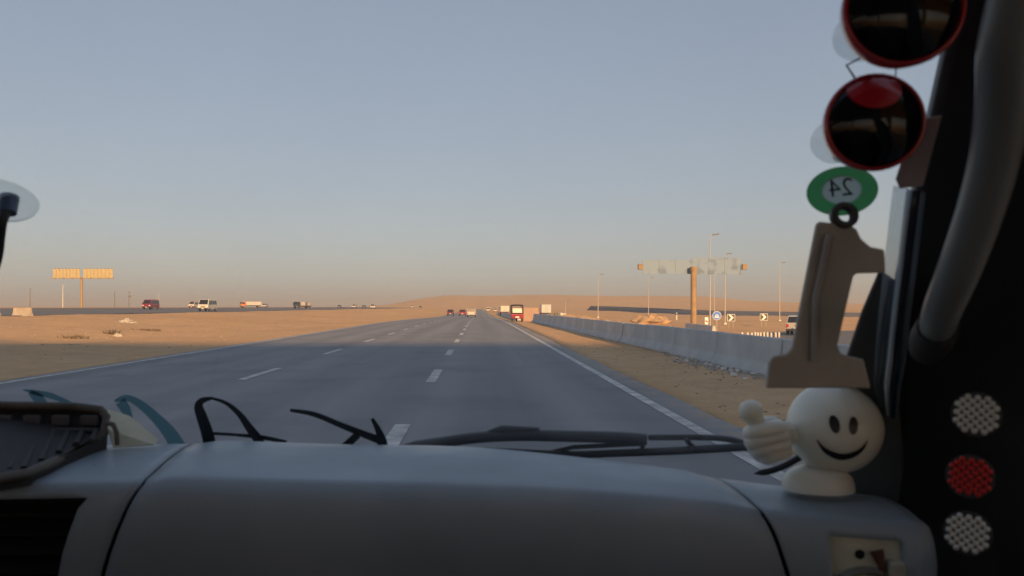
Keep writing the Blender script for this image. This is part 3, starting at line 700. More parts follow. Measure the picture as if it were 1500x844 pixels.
# ================================================================== the minibus we sit in
RAKE = math.tan(R(50)); WX0, WC = -.35, .28
def wy(x, z): return 1.05-WC*max(0, x-WX0)**2-.06*max(0, WX0-x)**2-(z-1.25)/RAKE
def Wd(px, py):              # distance at which the line of sight meets the windscreen
    lo, hi = .1, 1.6
    for _ in range(40):
        m_ = (lo+hi)/2; q = U(px, py, m_)
        if m_ < wy(q.x, q.z): lo = m_
        else: hi = m_
    return lo
def WP(px, py, off=0.0): d = Wd(px, py); return U(px, py, d-off)
M_DASH = mat('silver_grey_plastic', (.32, .39, .45), .42, bump=.12, bscale=900, noise_amt=.06, nscale=12, spec=.5)
M_DASH2 = mat('dark_grey_plastic', (.02, .02, .022), .6, bump=.1, bscale=700)
M_BLKP = mat('black_plastic', (.022, .021, .022), .55, spec=.3)
M_LINER = mat('pale_headliner', (.66, .65, .62), .9)
M_HAND = mat('grey_vinyl_handle', (.17, .19, .20), .26, bump=.1, bscale=500)
M_CREAM = mat('cream_plastic', (.66, .68, .55), .5, noise_amt=.1, nscale=30)
M_WIPER = mat('wiper_black', (.014, .014, .018), .45)
M_SEAM = mat('seam_black', (.005, .005, .006), .9)
_n = M_DASH.node_tree; _b = _n.nodes['Principled BSDF']; _tc = _n.nodes.new('ShaderNodeTexCoord')
_t = _n.nodes.new('ShaderNodeTexNoise'); _t.inputs['Scale'].default_value = 6.5; _t.inputs['Detail'].default_value = 10; _t.inputs['Roughness'].default_value = .65
_mp = _n.nodes.new('ShaderNodeMapping'); _mp.inputs['Scale'].default_value = (1, 2.2, 1); _n.links.new(_tc.outputs['Object'], _mp.inputs[0]); _n.links.new(_mp.outputs[0], _t.inputs['Vector'])
_r = _n.nodes.new('ShaderNodeMapRange'); _r.inputs[1].default_value = .3; _r.inputs[2].default_value = .7; _r.inputs[3].default_value = .27; _r.inputs[4].default_value = .6
_n.links.new(_t.outputs['Fac'], _r.inputs[0]); _n.links.new(_r.outputs[0], _b.inputs['Roughness'])
_old = _b.inputs['Base Color'].links[0].from_socket; _x = _n.nodes.new('ShaderNodeMix'); _x.data_type = 'RGBA'
_r2 = _n.nodes.new('ShaderNodeMapRange'); _r2.inputs[1].default_value = .48; _r2.inputs[2].default_value = .75; _r2.inputs[3].default_value = 0; _r2.inputs[4].default_value = .8
_n.links.new(_t.outputs['Fac'], _r2.inputs[0]); _n.links.new(_r2.outputs[0], _x.inputs[0]); _n.links.new(_old, _x.inputs[6]); _x.inputs[7].default_value = (.42, .46, .49, 1)
_n.links.new(_x.outputs[2], _b.inputs['Base Color'])
van = thing('minibus_cab', 'cab of the minibus we ride in, grey dashboard under the windscreen', 'minibus', (0, 0, 0))

# windscreen
nx, nz_ = 40, 16; rows = []
for j in range(nz_+1):
    z = 1.24+.74*j/nz_; rows.append([(x, wy(x, z), z) for x in [-1.15+1.56*i/nx for i in range(nx+1)]])
WG = pane_mat('windscreen_glass', (.93, .95, .95), .035, 0, .04)
_n = WG.node_tree; _tc = _n.nodes.new('ShaderNodeTexCoord'); _t = _n.nodes.new('ShaderNodeTexNoise'); _t.inputs['Scale'].default_value = 7; _t.inputs['Detail'].default_value = 8; _t.inputs['Roughness'].default_value = .62
_n.links.new(_tc.outputs['Object'], _t.inputs['Vector'])
_r = _n.nodes.new('ShaderNodeMapRange'); _r.inputs[1].default_value = .3; _r.inputs[2].default_value = .75; _r.inputs[3].default_value = .018; _r.inputs[4].default_value = .085
_n.links.new(_t.outputs['Fac'], _r.inputs[0])
for _q in _n.nodes:
    if _q.type == 'MIX_SHADER' and abs(_q.inputs[0].default_value-.04) < 1e-4: _n.links.new(_r.outputs[0], _q.inputs[0])
b = MB(); b.grid(rows); b.build('windscreen', WG, van)
rows = []
for z in (1.22, 1.262): rows.append([(x, wy(x, z)-.004, z) for x in [-1.15+1.56*i/nx for i in range(nx+1)]])
b = MB(); b.grid(rows); b.build('windscreen_gasket', M_BLKP, van, solid=.006)

# dashboard
def lw(x): return max(0, x+.35)
def Fy(x): return .955-.40*lw(x)**2
def Ny(x): return .757-.18*lw(x)**2
def zoff(x): return -.012*S(-.1, .35, x)+.0015*math.sin(x*14)
PROF = [('f', -.06, 1.300), ('k', 0, 1.331), ('k', .12, 1.336), ('k', .3, 1.3375), ('k', .5, 1.337), ('k', .7, 1.335), ('k', .86, 1.332), ('k', .95, 1.3310), ('k', .985, 1.3295), ('k', 1.0, 1.3275),
        ('n', .0035, 1.3225), ('n', .0055, 1.316), ('n', .0075, 1.306), ('n', .007, 1.282), ('n', .005, 1.262), ('n', .001, 1.24), ('n', -.006, 1.20), ('n', -.02, 1.12), ('n', -.03, .9)]
def dash_pt(x, p, push=0):
    k, a, z = p
    if k == 'f': y = Fy(x)-a
    elif k == 'k': y = Fy(x)+(Ny(x)-Fy(x))*a
    else: y = Ny(x)-a
    return Vector((x, y+push, z+zoff(x)-push*.6))
dash = bpy.data.objects.new('dashboard', None); COL.objects.link(dash); dash.parent = van; dash.empty_display_size = .1
def seam(ip, x):             # the panel joints wander as they run forward and down
    k, a, z = PROF[ip]
    if k == 'f': dl, dr = 0, -.012
    elif k == 'k': dl, dr = .018*a, -.012*(1-a)
    else:
        q = min(1.15, max(0, (1.327-z)/.087)); dl, dr = .018-.038*q**.8, .028*q**.8
    return x+dl*math.exp(-((x+.3425)/.045)**2)+dr*math.exp(-((x-.2505)/.035)**2)
def dash_panel(name, x0, x1, n, warp=None, skip=None, bulge=0):
    rows = []
    for ip, p in enumerate(PROF):
        r = []
        for i in range(n+1):
            x = x0+(x1-x0)*i/n; x = warp(ip, x) if warp else x; x = seam(ip, x); q = dash_pt(x, p)
            e = min(1, min(i, n-i)*(x1-x0)/n/.035); q.z += bulge*S(0, 1, e) if p[0] != 'n' else 0; q.y -= bulge*S(0, 1, e)*(1 if p[0] == 'n' else 0)
            if p[0] == 'k' and p[1] < .6 and name == 'airbag_panel': q.z += .003*math.exp(-((x+.02)/.1)**2)
            r.append(q)
        rows.append(r)
    b = MB(); b.grid(rows, True, skip)
    o = b.build(name, M_DASH, dash); sd_ = o.modifiers.new('thickness', 'SOLIDIFY'); sd_.thickness = .004; sd_.offset = -1
    return o
VL = (-1.1, -.3445)
nL = 64
def xl_(j): return VL[0]+(VL[1]-VL[0])*j/nL
dash_panel('driver_panel', VL[0], VL[1], nL, warp=lambda i, x: x-.0055*max(0, min(i, 17)-11)*math.exp(-((x+.38)/.02)**2), skip=lambda i, j: 11 <= i <= 16 and -.62 < xl_(j) and xl_(j+1) < -.374)
dash_panel('airbag_panel', -.3405, .2485, 44, bulge=.004)
nR = 30; VR = (.2525, .372)
def xr_(j): return VR[0]+(VR[1]-VR[0])*j/nR
dash_panel('end_panel', VR[0], VR[1], nR, skip=lambda i, j: PROF[i][0] == 'n' and 11 <= i <= 16 and .300+.002*(i-12) < xr_(j) and xr_(j+1) < .358)
# dark carcass just under the panels, seen through the seams
rows = [[dash_pt(-1.1+1.465*i/40, p, .012) for i in range(41)] for p in PROF]
b = MB(); b.grid(rows, True, skip=lambda i, j: PROF[i][0] == 'n' and i >= 11 and (-.66 < -1.1+1.465*j/40 < -.37 or .28 < -1.1+1.465*j/40 < .4)); b.build('carcass', M_SEAM, dash)
# rounded end of the dashboard
b = MB(); rows = []
for p in PROF[2:]:
    rows.append([dash_pt(.372, p)+Vector((.022*math.sin(a), .03*(1-math.cos(a)), -.03*(1-math.cos(a)))) for a in [R(90)*i/5 for i in range(6)]])
b.grid(rows); b.build('end_cap', M_DASH, dash)
# vent, left
v = MB().box((-.5, .80, 1.23), (.28, .01, .17)).build('air_vent', M_SEAM, dash)
for i in range(6):
    z = 1.300-.019*i; MB().box((-.508, .777, z), (.25, .018, .003), 0, Matrix.Rotation(.5, 3, 'X')).build('vent_slat', M_BLKP, v)
# tray, right
b = MB(); b.grid([[dash_pt(.288+.08*i/10, p)+Vector((0, .006+.0015*math.sin(i*1.3), 0)) for i in range(11)] for p in PROF[10:18]]); tr_ = b.build('cup_holder', M_CREAM, dash)
MB().lathe([(.030, -.004), (.034, 0), (.034, .008), (.030, .008), (.026, -.002), (0, -.002)], 28, Matrix.Translation((.330, .672, 1.244)) @ Matrix.Rotation(R(90), 4, 'X')).build('cup_ring', mat('grey_cup_ring', (.22, .23, .2), .5), tr_)
MB().lathe([(0, 0), (.004, 0), (.004, .002), (0, .003)], 12, Matrix.Translation((.326, .6735, 1.288)) @ Matrix.Rotation(R(90), 4, 'X')).build('screw', M_SEAM, tr_)
MB().box((.352, .667, 1.276), (.012, .02, .02)).build('clip', mat('pale_clip', (.5, .5, .42), .5), tr_, .003)
MB().tube([(.339, .670, 1.292), (.342, .667, 1.280), (.345, .665, 1.25), (.350, .667, 1.21)], [.006, .003, .0025, .002], 8).build('wire', mat('brown_wire', (.12, .05, .03), .6), tr_)
# right side: pillar trim and door, lofted from the windscreen edge backward
LEFT = [(-60, 1424), (0, 1408), (60, 1393), (170, 1368), (270, 1347), (400, 1322), (500, 1305), (600, 1296), (700, 1290), (760, 1296), (900, 1310)]
def pl(py): return lerp_tab(LEFT, py)
rows = []
for py in [-60+24*i for i in range(41)]:
    a = WP(pl(py), py, .012); r = [a+Vector((.012, .03, 0)), a]
    for t_ in (.03, .1, .25, .45, .7, 1):
        e = Vector((.447, .63-.25*S(1.40, 1.62, a.z), a.z+.01)); q = a.lerp(e, t_); q.x += .028*math.sin(math.pi*t_)*.6; r.append(q)
    r += [r[-1]+Vector((.02, -.004, 0)), r[-1]+Vector((.03, .03, 0))]
    rows.append(r)
b = MB(); b.grid(rows); b.build('pillar_trim', M_BLKP, van, solid=.004)
# door shell with window behind the pillar, other cabin surfaces
MB().box((.475, -.65, .84), (.03, 2.7, .93)).build('door_panel', M_BLKP, van)
MB().box((-1.17, -.65, .85), (.03, 2.7, .95)).build('door_panel', M_BLKP, van)
MB().box((-1.17, .5, 1.5), (.04, .12, .9), 0, Matrix.Rotation(R(35), 3, 'X')).build('pillar_trim', M_BLKP, van)
for xx, yf in ((.475, .64), (-1.175, .5)):
    for y0 in (-.62, -1.97): MB().box((xx, y0, 1.65), (.03, .09, .66)).build('window_post', M_LINER, van)
    MB().box((xx, -.9, 1.955), (.04, 2.2, .06)).build('window_header', M_LINER, van)
    b = MB(); b.add([(xx, -.58, 1.32), (xx, yf, 1.32), (xx, yf-.25, 1.93), (xx, -.58, 1.93)], [(0, 1, 2, 3)]); b.build('side_window', pane_mat('side_glass', (.88, .9, .9), .06), van)
    b = MB(); b.add([(xx, -1.92, 1.32), (xx, -.66, 1.32), (xx, -.66, 1.93), (xx, -1.92, 1.93)], [(0, 1, 2, 3)]); b.build('side_window', MATS['side_glass'], van)
b = MB(); rows = []
for y, z in ((.47, 1.965), (.3, 2.0), (0, 2.02), (-1, 2.03), (-2, 2.0)):
    rows.append([(x, y-(.35*max(0, x-WX0)**2 if y > .2 else 0), z-.05*abs(x+.35)**3) for x in [-1.19+1.69*i/12 for i in range(13)]])
b.grid(rows); b.build('roof_lining', M_LINER, van, solid=.03)
MB().box((-.35, -2.0, .85), (1.7, .04, .95)).build('rear_wall', M_LINER, van)
b = MB(); b.add([(-1.15, -2.0, 1.33), (.45, -2.0, 1.33), (.45, -2.0, 1.98), (-1.15, -2.0, 1.98)], [(0, 1, 2, 3)]); b.build('rear_window', MATS['side_glass'], van)
MB().box((-.35, -.55, .36), (1.7, 2.9, .04)).build('floor', mat('grey_floor_mat', (.25, .24, .23), .9), van)
MB().box((-.35, 1.02, .75), (1.6, .05, .9)).build('bulkhead', M_BLKP, van)
for x in (-.75, .05): 
    s_ = MB().box((x, -.5, .8), (.5, .55, .2)).build('seat', mat('seat_cloth', (.25, .25, .26), .95), van, .05)
    MB().box((x, -.85, 1.15), (.48, .14, .7)).build('backrest', MATS['seat_cloth'], s_, .05)
# grab handle
hp = [(1545, -250, .385), (1520, -140, .39), (1500, -60, .40), (1484, 10, .41), (1472, 70, .42), (1468, 150, .44), (1456, 235, .46), (1432, 320, .48), (1405, 395, .50), (1380, 455, .53), (1368, 495, .58)]
hp2 = arc_pts([U(*q) for q in hp], 6)
MB().tube([U(1374, 478, .555), U(1364, 498, .59), U(1356, 512, .625)], [.0135, .015, .012], 14).build('handle_mount', M_BLKP, van)
MB().tube(hp2, [.0112+.0022*math.sin(math.pi*i/(len(hp2)-1)) for i in range(len(hp2))], 18).build('grab_handle', M_HAND, van)
# reflectors stuck on the trim
M_REFW = mat('reflector_white', (.72, .73, .68), .35, spec=.6); M_REFR = mat('reflector_red', (.62, .02, .015), .3, spec=.6); M_REFB = mat('reflector_grout', (.03, .035, .04), .5)
def reflector(px, py, d, rpx, mm, label):
    c = U(px, py, d); nrm = Vector((-.55, -.83, .08)).normalized(); Q = Matrix.Translation(c) @ nrm.to_track_quat('Z', 'Y').to_matrix().to_4x4(); r = rpx/F*d*1.06
    o = MB().lathe([(0, -.003), (r, -.003), (r, .001), (0, .001)], 28, Q, False).build('reflector', M_REFB, van); o['label'] = label
    b = MB(); n = 6; p = 2*r/n; R45 = Matrix.Rotation(R(40), 4, 'Z')
    for i in range(-n, n+1):
        for j in range(-n, n+1):
            x, y = i*p*.78, j*p*.78
            if math.hypot(x, y) > r-p*.36: continue
            b.lathe([(p*.41, .001), (p*.36, .0020), (p*.15, .0026), (0, .0027)], 8, Q @ R45 @ Matrix.Translation((x, y, 0)))
    f = b.build('facet', mm, o)
reflector(1430, 607, .60, 31, M_REFW, 'white dotted reflector, topmost of three'); reflector(1421, 698, .60, 30, M_REFR, 'red dotted reflector in the middle'); reflector(1417, 781, .60, 30, M_REFW, 'white dotted reflector, lowest of three')
# grey trim wedge beside the pillar
P = [(1288, 394), (1262, 455), (1240, 520), (1231, 562), (1236, 640), (1240, 735), (1330, 735), (1318, 600), (1325, 420)]
fr_ = [WP(x, y, .03) for x, y in P]; bk_ = [WP(x, y, .012) for x, y in P]; n_ = len(P); b = MB()
b.add(fr_+bk_, [tuple(range(n_)), tuple(range(n_, 2*n_))[::-1]]+[(k, (k+1) % n_, n_+(k+1) % n_, n_+k) for k in range(n_)]); b.build('pillar_wedge', mat('grey_trim', (.10, .105, .10), .6), van, .003)
# wiper, outside the glass
def wpts(P, off): return [WP(x, y, off) for x, y in P]
wp = bpy.data.objects.new('wiper', None); COL.objects.link(wp); wp.parent = van; wp.empty_display_size = .05
MB().tube(arc_pts(wpts([(572, 659), (640, 649), (700, 641), (760, 638), (830, 639), (900, 641), (948, 644)], -.025), 5), [.003, .005, .0065]+[.0088]*26+[.0085, .008], 8, True, .8).build('wiper_arm', M_WIPER, wp)
MB().tube(arc_pts(wpts([(950, 641), (1030, 641), (1075, 645), (1098, 654)], -.03), 5), .0035, 8).build('wiper_yoke', M_WIPER, wp)
MB().tube(wpts([(715, 634), (735, 630), (790, 632)], -.03), [.003, .006, .005], 8).build('arm_head', M_WIPER, wp)
MB().tube(arc_pts(wpts([(640, 659), (740, 662), (830, 666), (900, 664), (1000, 660), (1104, 654)], -.012), 5), .0046, 8, True, 1.0).build('wiper_blade', M_WIPER, wp)
MB().tube(wpts([(800, 664), (840, 655), (940, 650)], -.018), .003, 6).build('wiper_yoke', M_WIPER, wp)
MB().tube(wpts([(930, 645), (942, 653), (938, 662)], -.02), .003, 6).build('wiper_link', M_WIPER, wp); MB().tube(wpts([(1005, 643), (1010, 650), (1020, 658)], -.02), .003, 6).build('wiper_link', M_WIPER, wp)
MB().tube(arc_pts(wpts([(1104, 694), (1128, 690), (1150, 682), (1175, 668)], .012), 6), [.0003, .001, .002, .003]+[.0035]*14+[.004], 8).build('gasket_lip', M_BLKP, van)

# ------------------------------------------------------------------ things in the cab
# vinyl letters on the glass
def stroke(b, P, w, off=.004):
    n = len(P)
    C = [Vector((x, y, 0)) for x, y in P]
    L_, R_ = [], []
    for i in range(n):
        t_ = (C[min(i+1, n-1)]-C[max(i-1, 0)]).normalized(); nn = Vector((-t_.y, t_.x, 0)); ww = w[i] if isinstance(w, (list, tuple)) else w
        a = C[i]+nn*ww/2; c = C[i]-nn*ww/2; L_.append(WP(a.x, a.y, off)); R_.append(WP(c.x, c.y, off))
    b.grid([L_, R_], False)
def sm(P, n=6): return [(q.x, q.y) for q in arc_pts([(x, y, 0) for x, y in P], n)]
def widths(P, w):
    n = len(sm(P)); return [lerp_tab([(i*(n-1)/(len(w)-1), v) for i, v in enumerate(w)], k) for k in range(n)]
M_VK = mat('black_vinyl', (.008, .009, .011), .5); M_VT = mat('teal_vinyl', (.08, .16, .19), .5)
_n = M_VT.node_tree; _t = _n.nodes.new('ShaderNodeBsdfTranslucent'); _t.inputs[0].default_value = (.11, .22, .26, 1); _m = _n.nodes.new('ShaderNodeMixShader'); _m.inputs[0].default_value = .6
_n.links.new(_n.nodes['Principled BSDF'].outputs[0], _m.inputs[1]); _n.links.new(_t.outputs[0], _m.inputs[2]); _n.links.new(_m.outputs[0], _n.nodes['Material Output'].inputs[0])
b = MB(); A1 = [(309, 662), (304, 636), (296, 612), (291, 596), (296, 587), (312, 583)]; stroke(b, sm(A1), widths(A1, [18, 18, 16, 13, 9, 3]))
A2 = [(308, 583), (330, 590), (350, 606), (366, 628), (378, 644), (386, 662)]; stroke(b, sm(A2), widths(A2, [3, 5, 8, 12, 14, 14]))
A3 = [(311, 635), (345, 637), (385, 641), (420, 648)]; stroke(b, sm(A3), widths(A3, [4, 4, 6, 5]), .0045)
tag(b.build('vinyl_letter', M_VK, solid=.0006), 'black letter A sticker at the foot of the windscreen', 'sticker', 'letter stickers on the windscreen')
b = MB(); B1 = [(425, 601), (460, 607), (500, 623), (535, 637), (560, 646)]; stroke(b, sm(B1), widths(B1, [4, 7, 8, 10, 12]))
B2 = [(545, 613), (554, 630), (560, 648), (561, 664)]; stroke(b, sm(B2), widths(B2, [4, 9, 14, 16]), .0045)
B3 = [(524, 637), (512, 648), (498, 660)]; stroke(b, sm(B3), 11, .005)
tag(b.build('vinyl_letter', M_VK, solid=.0006), 'black slanting letter sticker between the letter A and the wiper', 'sticker', 'letter stickers on the windscreen')
b = MB(); C1 = [(168, 588), (185, 583), (205, 592), (228, 612), (248, 634), (264, 660)]; stroke(b, sm(C1), widths(C1, [4, 9, 12, 15, 20, 24]))
C2 = [(176, 588), (184, 600), (190, 616)]; stroke(b, sm(C2), widths(C2, [16, 15, 10]), .0045)
tag(b.build('vinyl_letter', M_VT), 'large teal letter sticker above the cream plate', 'sticker', 'letter stickers on the windscreen')
b = MB(); D1 = [(34, 571), (52, 575), (75, 580), (104, 592)]; stroke(b, sm(D1), widths(D1, [2, 7, 9, 6]))
D2 = [(44, 574), (56, 584), (66, 596)]; stroke(b, sm(D2), widths(D2, [8, 16, 12]), .0045)
tag(b.build('vinyl_letter', M_VT), 'small teal letter sticker behind the ribbed black console, leftmost', 'sticker', 'letter stickers on the windscreen')

# ribbed console on the left of the dashboard
t = thing('console_box', 'black ribbed console with brown rim on the left of the dashboard', 'console', (-.52, .84, 1.336))
M_BRIM = mat('brown_rim_plastic', (.085, .07, .055), .5, noise_amt=.25, nscale=30)
def L(px, py, d): return U(px, py, d)-Vector((-.52, .84, 1.336))
b = MB(); b.tube([L(-70, 594, .90), L(0, 594, .90), L(110, 596, .90), L(148, 601, .90), L(157, 612, .895), L(153, 632, .885), L(120, 658, .868), L(80, 676, .80), L(40, 694, .748), L(-60, 712, .695)], .0052, 8); b.build('rim', M_BRIM, t)
fr = [L(-70, 596, .898), L(146, 601, .898), L(152, 630, .888), L(40, 692, .75), L(-70, 712, .695)]
lo = [Vector((q.x, q.y+.006, -.008)) for q in fr]; up = [q+Vector((0, .010, -.004)) for q in fr]
b = MB(); b.add(up+lo, [(k, (k+1) % 5, 5+(k+1) % 5, 5+k) for k in range(5)]+[(5, 6, 7, 8, 9)]); b.build('casing', M_BLKP, t)
b = MB(); n = 5
b.add([q+Vector((0, .006, -.002)) for q in fr], [(0, 1, 2), (0, 2, 3), (0, 3, 4)]); b.build('recess', M_BLKP, t)
for i in range(11):
    x0 = -60+20*i; q_ = min(1, max(.25, (152-x0)/95)); MB().tube([L(x0, 633, .878), L(x0-26*q_, 633+56*q_, .878-.118*q_)], .0036, 6).build('rib', M_DASH2, t)
MB().tube([L(-60, 630, .882), L(146, 632, .882)], .004, 8).build('cross_rib', M_DASH2, t)
for i in range(4): MB().box(L(5+42*i, 616, .892), (.02, .006, .012)).build('key', mat('dull_key', (.06, .06, .065), .5), t, .002)
b = MB(); V = [L(157, 600, .90), L(190, 610, .905), L(232, 644, .91), L(226, 652, .905), L(166, 656, .89), L(158, 630, .885)]
b.add(V, [tuple(range(6))]); b.build('side_plate', M_CREAM, t, solid=.004)
MB().tube([L(158, 620, .88), L(166, 622, .875), L(171, 634, .872), L(172, 652, .872)], .0028, 6).build('cable', M_BRIM, t)

# smiley figure
M_FIG = mat('ivory_glazed_plastic', (.82, .83, .74), .33, spec=.5)
_b = M_FIG.node_tree.nodes['Principled BSDF']; _b.inputs['Subsurface Weight'].default_value = .6; _b.inputs['Subsurface Radius'].default_value = (1, .95, .8); _b.inputs['Subsurface Scale'].default_value = .012
base = U(1203, 706, .735); t = thing('smiley_figure', 'ivory smiling ball figure giving a thumbs up on the dashboard', 'figurine', base)
hc = U(1222, 626, .745)-base; hr = 66/F*.745
nh = 32
prof = [(hr*math.sin(math.pi*i/nh), -hr*math.cos(math.pi*i/nh)) for i in range(nh+1)]
MB().lathe(prof, 40, Matrix.Translation(hc)).build('head', M_FIG, t)
# foot: flattened dome with a flat sole
rows = []
for i in range(9):
    a = i/8*math.pi/2; rows.append([(.033*math.cos(th)*(.15+.85*math.cos(a)**.8)-.003, .026*math.sin(th)*(.15+.85*math.cos(a)**.8), -.007+.022*math.sin(a)**.8) for th in [2*math.pi*k/28 for k in range(29)]])
b = MB(); b.grid(rows); b.lathe([(0, .0), (.014, 0), (.013, hc.z)], 16); b.add([rows[0][k] for k in range(28)], [tuple(range(28))]); b.build('foot', M_FIG, t)
def on_head(dx, dz, out=.0006):
    y = -math.sqrt(max(0, hr*hr-dx*dx-dz*dz)); q = Vector((dx, y, dz)); return hc+q*(1+out/hr)
pk = .745/F; M_INK = mat('black_face_paint', (.006, .006, .006), .35)
for ex, ey, tilt in ((1196, 613, -.10), (1219, 614, .14)):
    b = MB(); cx, cz = (ex-1222)*pk, -(ey-626)*pk; ring = [on_head(cx, cz, .0014)]
    for k in range(20):
        a = 2*math.pi*k/20; u, v_ = 6.0*pk*math.cos(a), 12.0*pk*math.sin(a); ring.append(on_head(cx+u*math.cos(tilt)+v_*math.sin(tilt), cz-u*math.sin(tilt)+v_*math.cos(tilt), .0009))
    b.add(ring, [(0, k+1, (k+1) % 20+1) for k in range(20)], True); b.build('eye', M_INK, t)
b = MB(); MP = [(1177, 636), (1185, 647), (1197, 654), (1210, 656), (1224, 651), (1233, 643), (1238, 634)]; q = sm(MP, 5); up_, dn_ = [], []
for i, (x, y) in enumerate(q):
    w = 8.0*math.sin(math.pi*(i+.6)/(len(q)+.2))**.6+.6; up_.append(on_head((x-1222)*pk, -(y-w*.35-626)*pk, .0012)); dn_.append(on_head((x-1222)*pk, -(y+w*.75-626)*pk, .0012))
b.grid([up_, dn_]); b.build('mouth', M_INK, t)
# arm and hand: fist with four stacked fingers and a raised thumb
def f_(px, py, d=.72): return U(px, py, d)-base
b = MB(); b.tube(arc_pts([f_(1166, 640, .74), f_(1150, 630, .735), f_(1138, 634, .73)], 5), .0085, 12); b.build('arm', M_FIG, t)
def blob(b, c, rx, ry, rz, n=16, tilt=0):
    rows = []
    for i in range(n//2+1):
        a = math.pi*i/(n//2)-math.pi/2
        rows.append([Vector(c)+Matrix.Rotation(tilt, 3, 'Y') @ Vector((rx*math.cos(a)*math.cos(th), ry*math.cos(a)*math.sin(th), rz*math.sin(a))) for th in [2*math.pi*k/n for k in range(n+1)]])
    b.grid(rows)
b = MB(); blob(b, f_(1126, 645, .735), .021, .015, .023, 20, .25); b.build('palm', M_FIG, t)
for i, (px, py, r, l) in enumerate(((1120, 633, .0085, 21), (1123, 645, .0085, 22), (1129, 657, .0082, 20), (1136, 667, .0072, 16))):
    b = MB(); b.tube(arc_pts([f_(px-l+5, py+4, .735), f_(px-l+3, py+2, .722), f_(px-6, py-1, .716), f_(px+l-8, py-4, .718), f_(px+l, py-5, .728)], 5), [r*.75]+[r]*18+[r*.9, r*.75], 12); b.build('finger', M_FIG, t)
b = MB(); b.tube(arc_pts([f_(1117, 634, .73), f_(1110, 622, .724), f_(1105, 612, .722), f_(1099, 600, .722), f_(1094, 587, .722)], 5), [.0095]*4+[.0085]*7+[.0094, .0102, .0108, .0109, .0108]+[.0102, .0092, .0078, .0056, .001], 14); b.build('thumb', M_FIG, t)

# suction-cup pods at the right edge of the glass
M_POD = mat('red_pod_plastic', (.42, .012, .022), .25, spec=.6, coat=.5); M_LENS = mat('black_glossy_lens', (.004, .004, .005), .07, spec=.35)
M_CUP = pane_mat('clear_suction_rubber', (.92, .96, .95), .10, .12, .34)
def pod(px, py, rpx, facing, cup, label, red_top=False):
    d = Wd(px, py)-.065; c = U(px, py, d); r = rpx/F*d
    t = thing('round_pod', label, 'pod', c, 0, 'round pods stuck to the windscreen'); Q = Vector(facing).normalized().to_track_quat('Z', 'Y').to_matrix().to_4x4()
    MB().lathe([(0, -.9*r), (.45*r, -.85*r), (.8*r, -.55*r), (.97*r, -.2*r), (r, 0), (r, .06*r), (.96*r, .12*r), (.92*r, .10*r), (.92*r, .02*r)], 40, Q).build('shell', M_POD, t)
    MB().lathe([(.93*r, .05*r), (.85*r, .16*r), (.65*r, .27*r), (.4*r, .34*r), (.2*r, .37*r), (0, .38*r)], 40, Q).build('lens', M_LENS, t)
    cc = WP(*cup[:2], .004); cr = cup[2]/F*d
    nrm = Vector((.3, 1, .9)).normalized(); QC = Matrix.Translation(cc-c) @ (-nrm).to_track_quat('Z', 'Y').to_matrix().to_4x4()
    MB().lathe([(cr, 0), (cr*.95, .003), (cr*.6, .010), (cr*.3, .016), (cr*.28, .024), (0, .024)], 32, QC).build('suction_cup', M_CUP, t)
    MB().tube([cc-c-nrm*.02, Vector((0, .02, 0))], .006, 8).build('stem', M_POD, t)
    if red_top:
        b = MB(); rows = []; cx_, cy_ = -.08*r, .62*r
        for i in range(9):
            rw = []
            for k in range(41):
                a = 2*math.pi*k/40; x, y = cx_+.52*r*i/8*math.cos(a), cy_+.40*r*i/8*math.sin(a); h_ = math.hypot(x, y)
                if h_ > .9*r: x, y = x*.9*r/h_, y*.9*r/h_; h_ = .9*r
                rw.append(Q @ Vector((x, y, lerp_tab([(0, .38), (.2, .37), (.4, .34), (.65, .27), (.85, .16), (.93, .05)], h_/r)*r+.0012)))
            rows.append(rw)
        b.grid(rows); b.build('red_inlay', M_POD, t)
    return t
pod(1322, 14, 85, (-.15, -1, .0), (1262, 52, 46), 'upper round black glossy pod with red rim on the windscreen')
pod(1280, 180, 71, (-.12, -1, -.04), (1226, 206, 42), 'lower round black pod with red rim above the green sticker', True)
b = MB(); b.tube([WP(1262, 84, .01), WP(1240, 96, .02), WP(1252, 114, .02)], .0008, 6); b.tube([WP(1312, 96, .04), WP(1312, 112, .04)], .0005, 5)
tag(b.build('thin_wire', M_TRIM), 'thin wire between the two round pods', 'wire')

# green oval sticker with a mirrored 24
M_GREEN = backlit(mat('green_sticker', (.08, .30, .12), .6, noise_amt=.15, nscale=60), (.09, .38, .14), .55); M_PALE = backlit(mat('pale_sticker', (.42, .48, .46), .6), (.50, .60, .56), .55)
t = thing('oval_sticker', 'green oval sticker with a reversed 24 on the windscreen', 'sticker', WP(1234, 280, .004))
def oval(cx, cy, rx, ry, rot, off):
    b = MB(); P = [WP(cx, cy, off)-t.location]
    for k in range(40):
        a = 2*math.pi*k/40; x = rx*math.cos(a); y = ry*math.sin(a); P.append(WP(cx+x*math.cos(rot)-y*math.sin(rot), cy+x*math.sin(rot)+y*math.cos(rot), off)-t.location)
    b.add(P, [(0, k+1, (k+1) % 40+1) for k in range(40)]); return b
def opt(cx, cy, rx, ry, rot, a, off): x = rx*math.cos(a); y = ry*math.sin(a); return WP(cx+x*math.cos(rot)-y*math.sin(rot), cy+x*math.sin(rot)+y*math.cos(rot), off)-t.location
b = MB(); b.grid([[opt(1233, 278, 29, 20, -.1, 2*math.pi*k/48, .004) for k in range(49)], [opt(1234, 280, 53, 36, -.12, 2*math.pi*k/48, .004) for k in range(49)]], False); b.build('disc', M_GREEN, t); oval(1233, 278, 30, 21, -.1, .0052).build('centre', M_PALE, t)
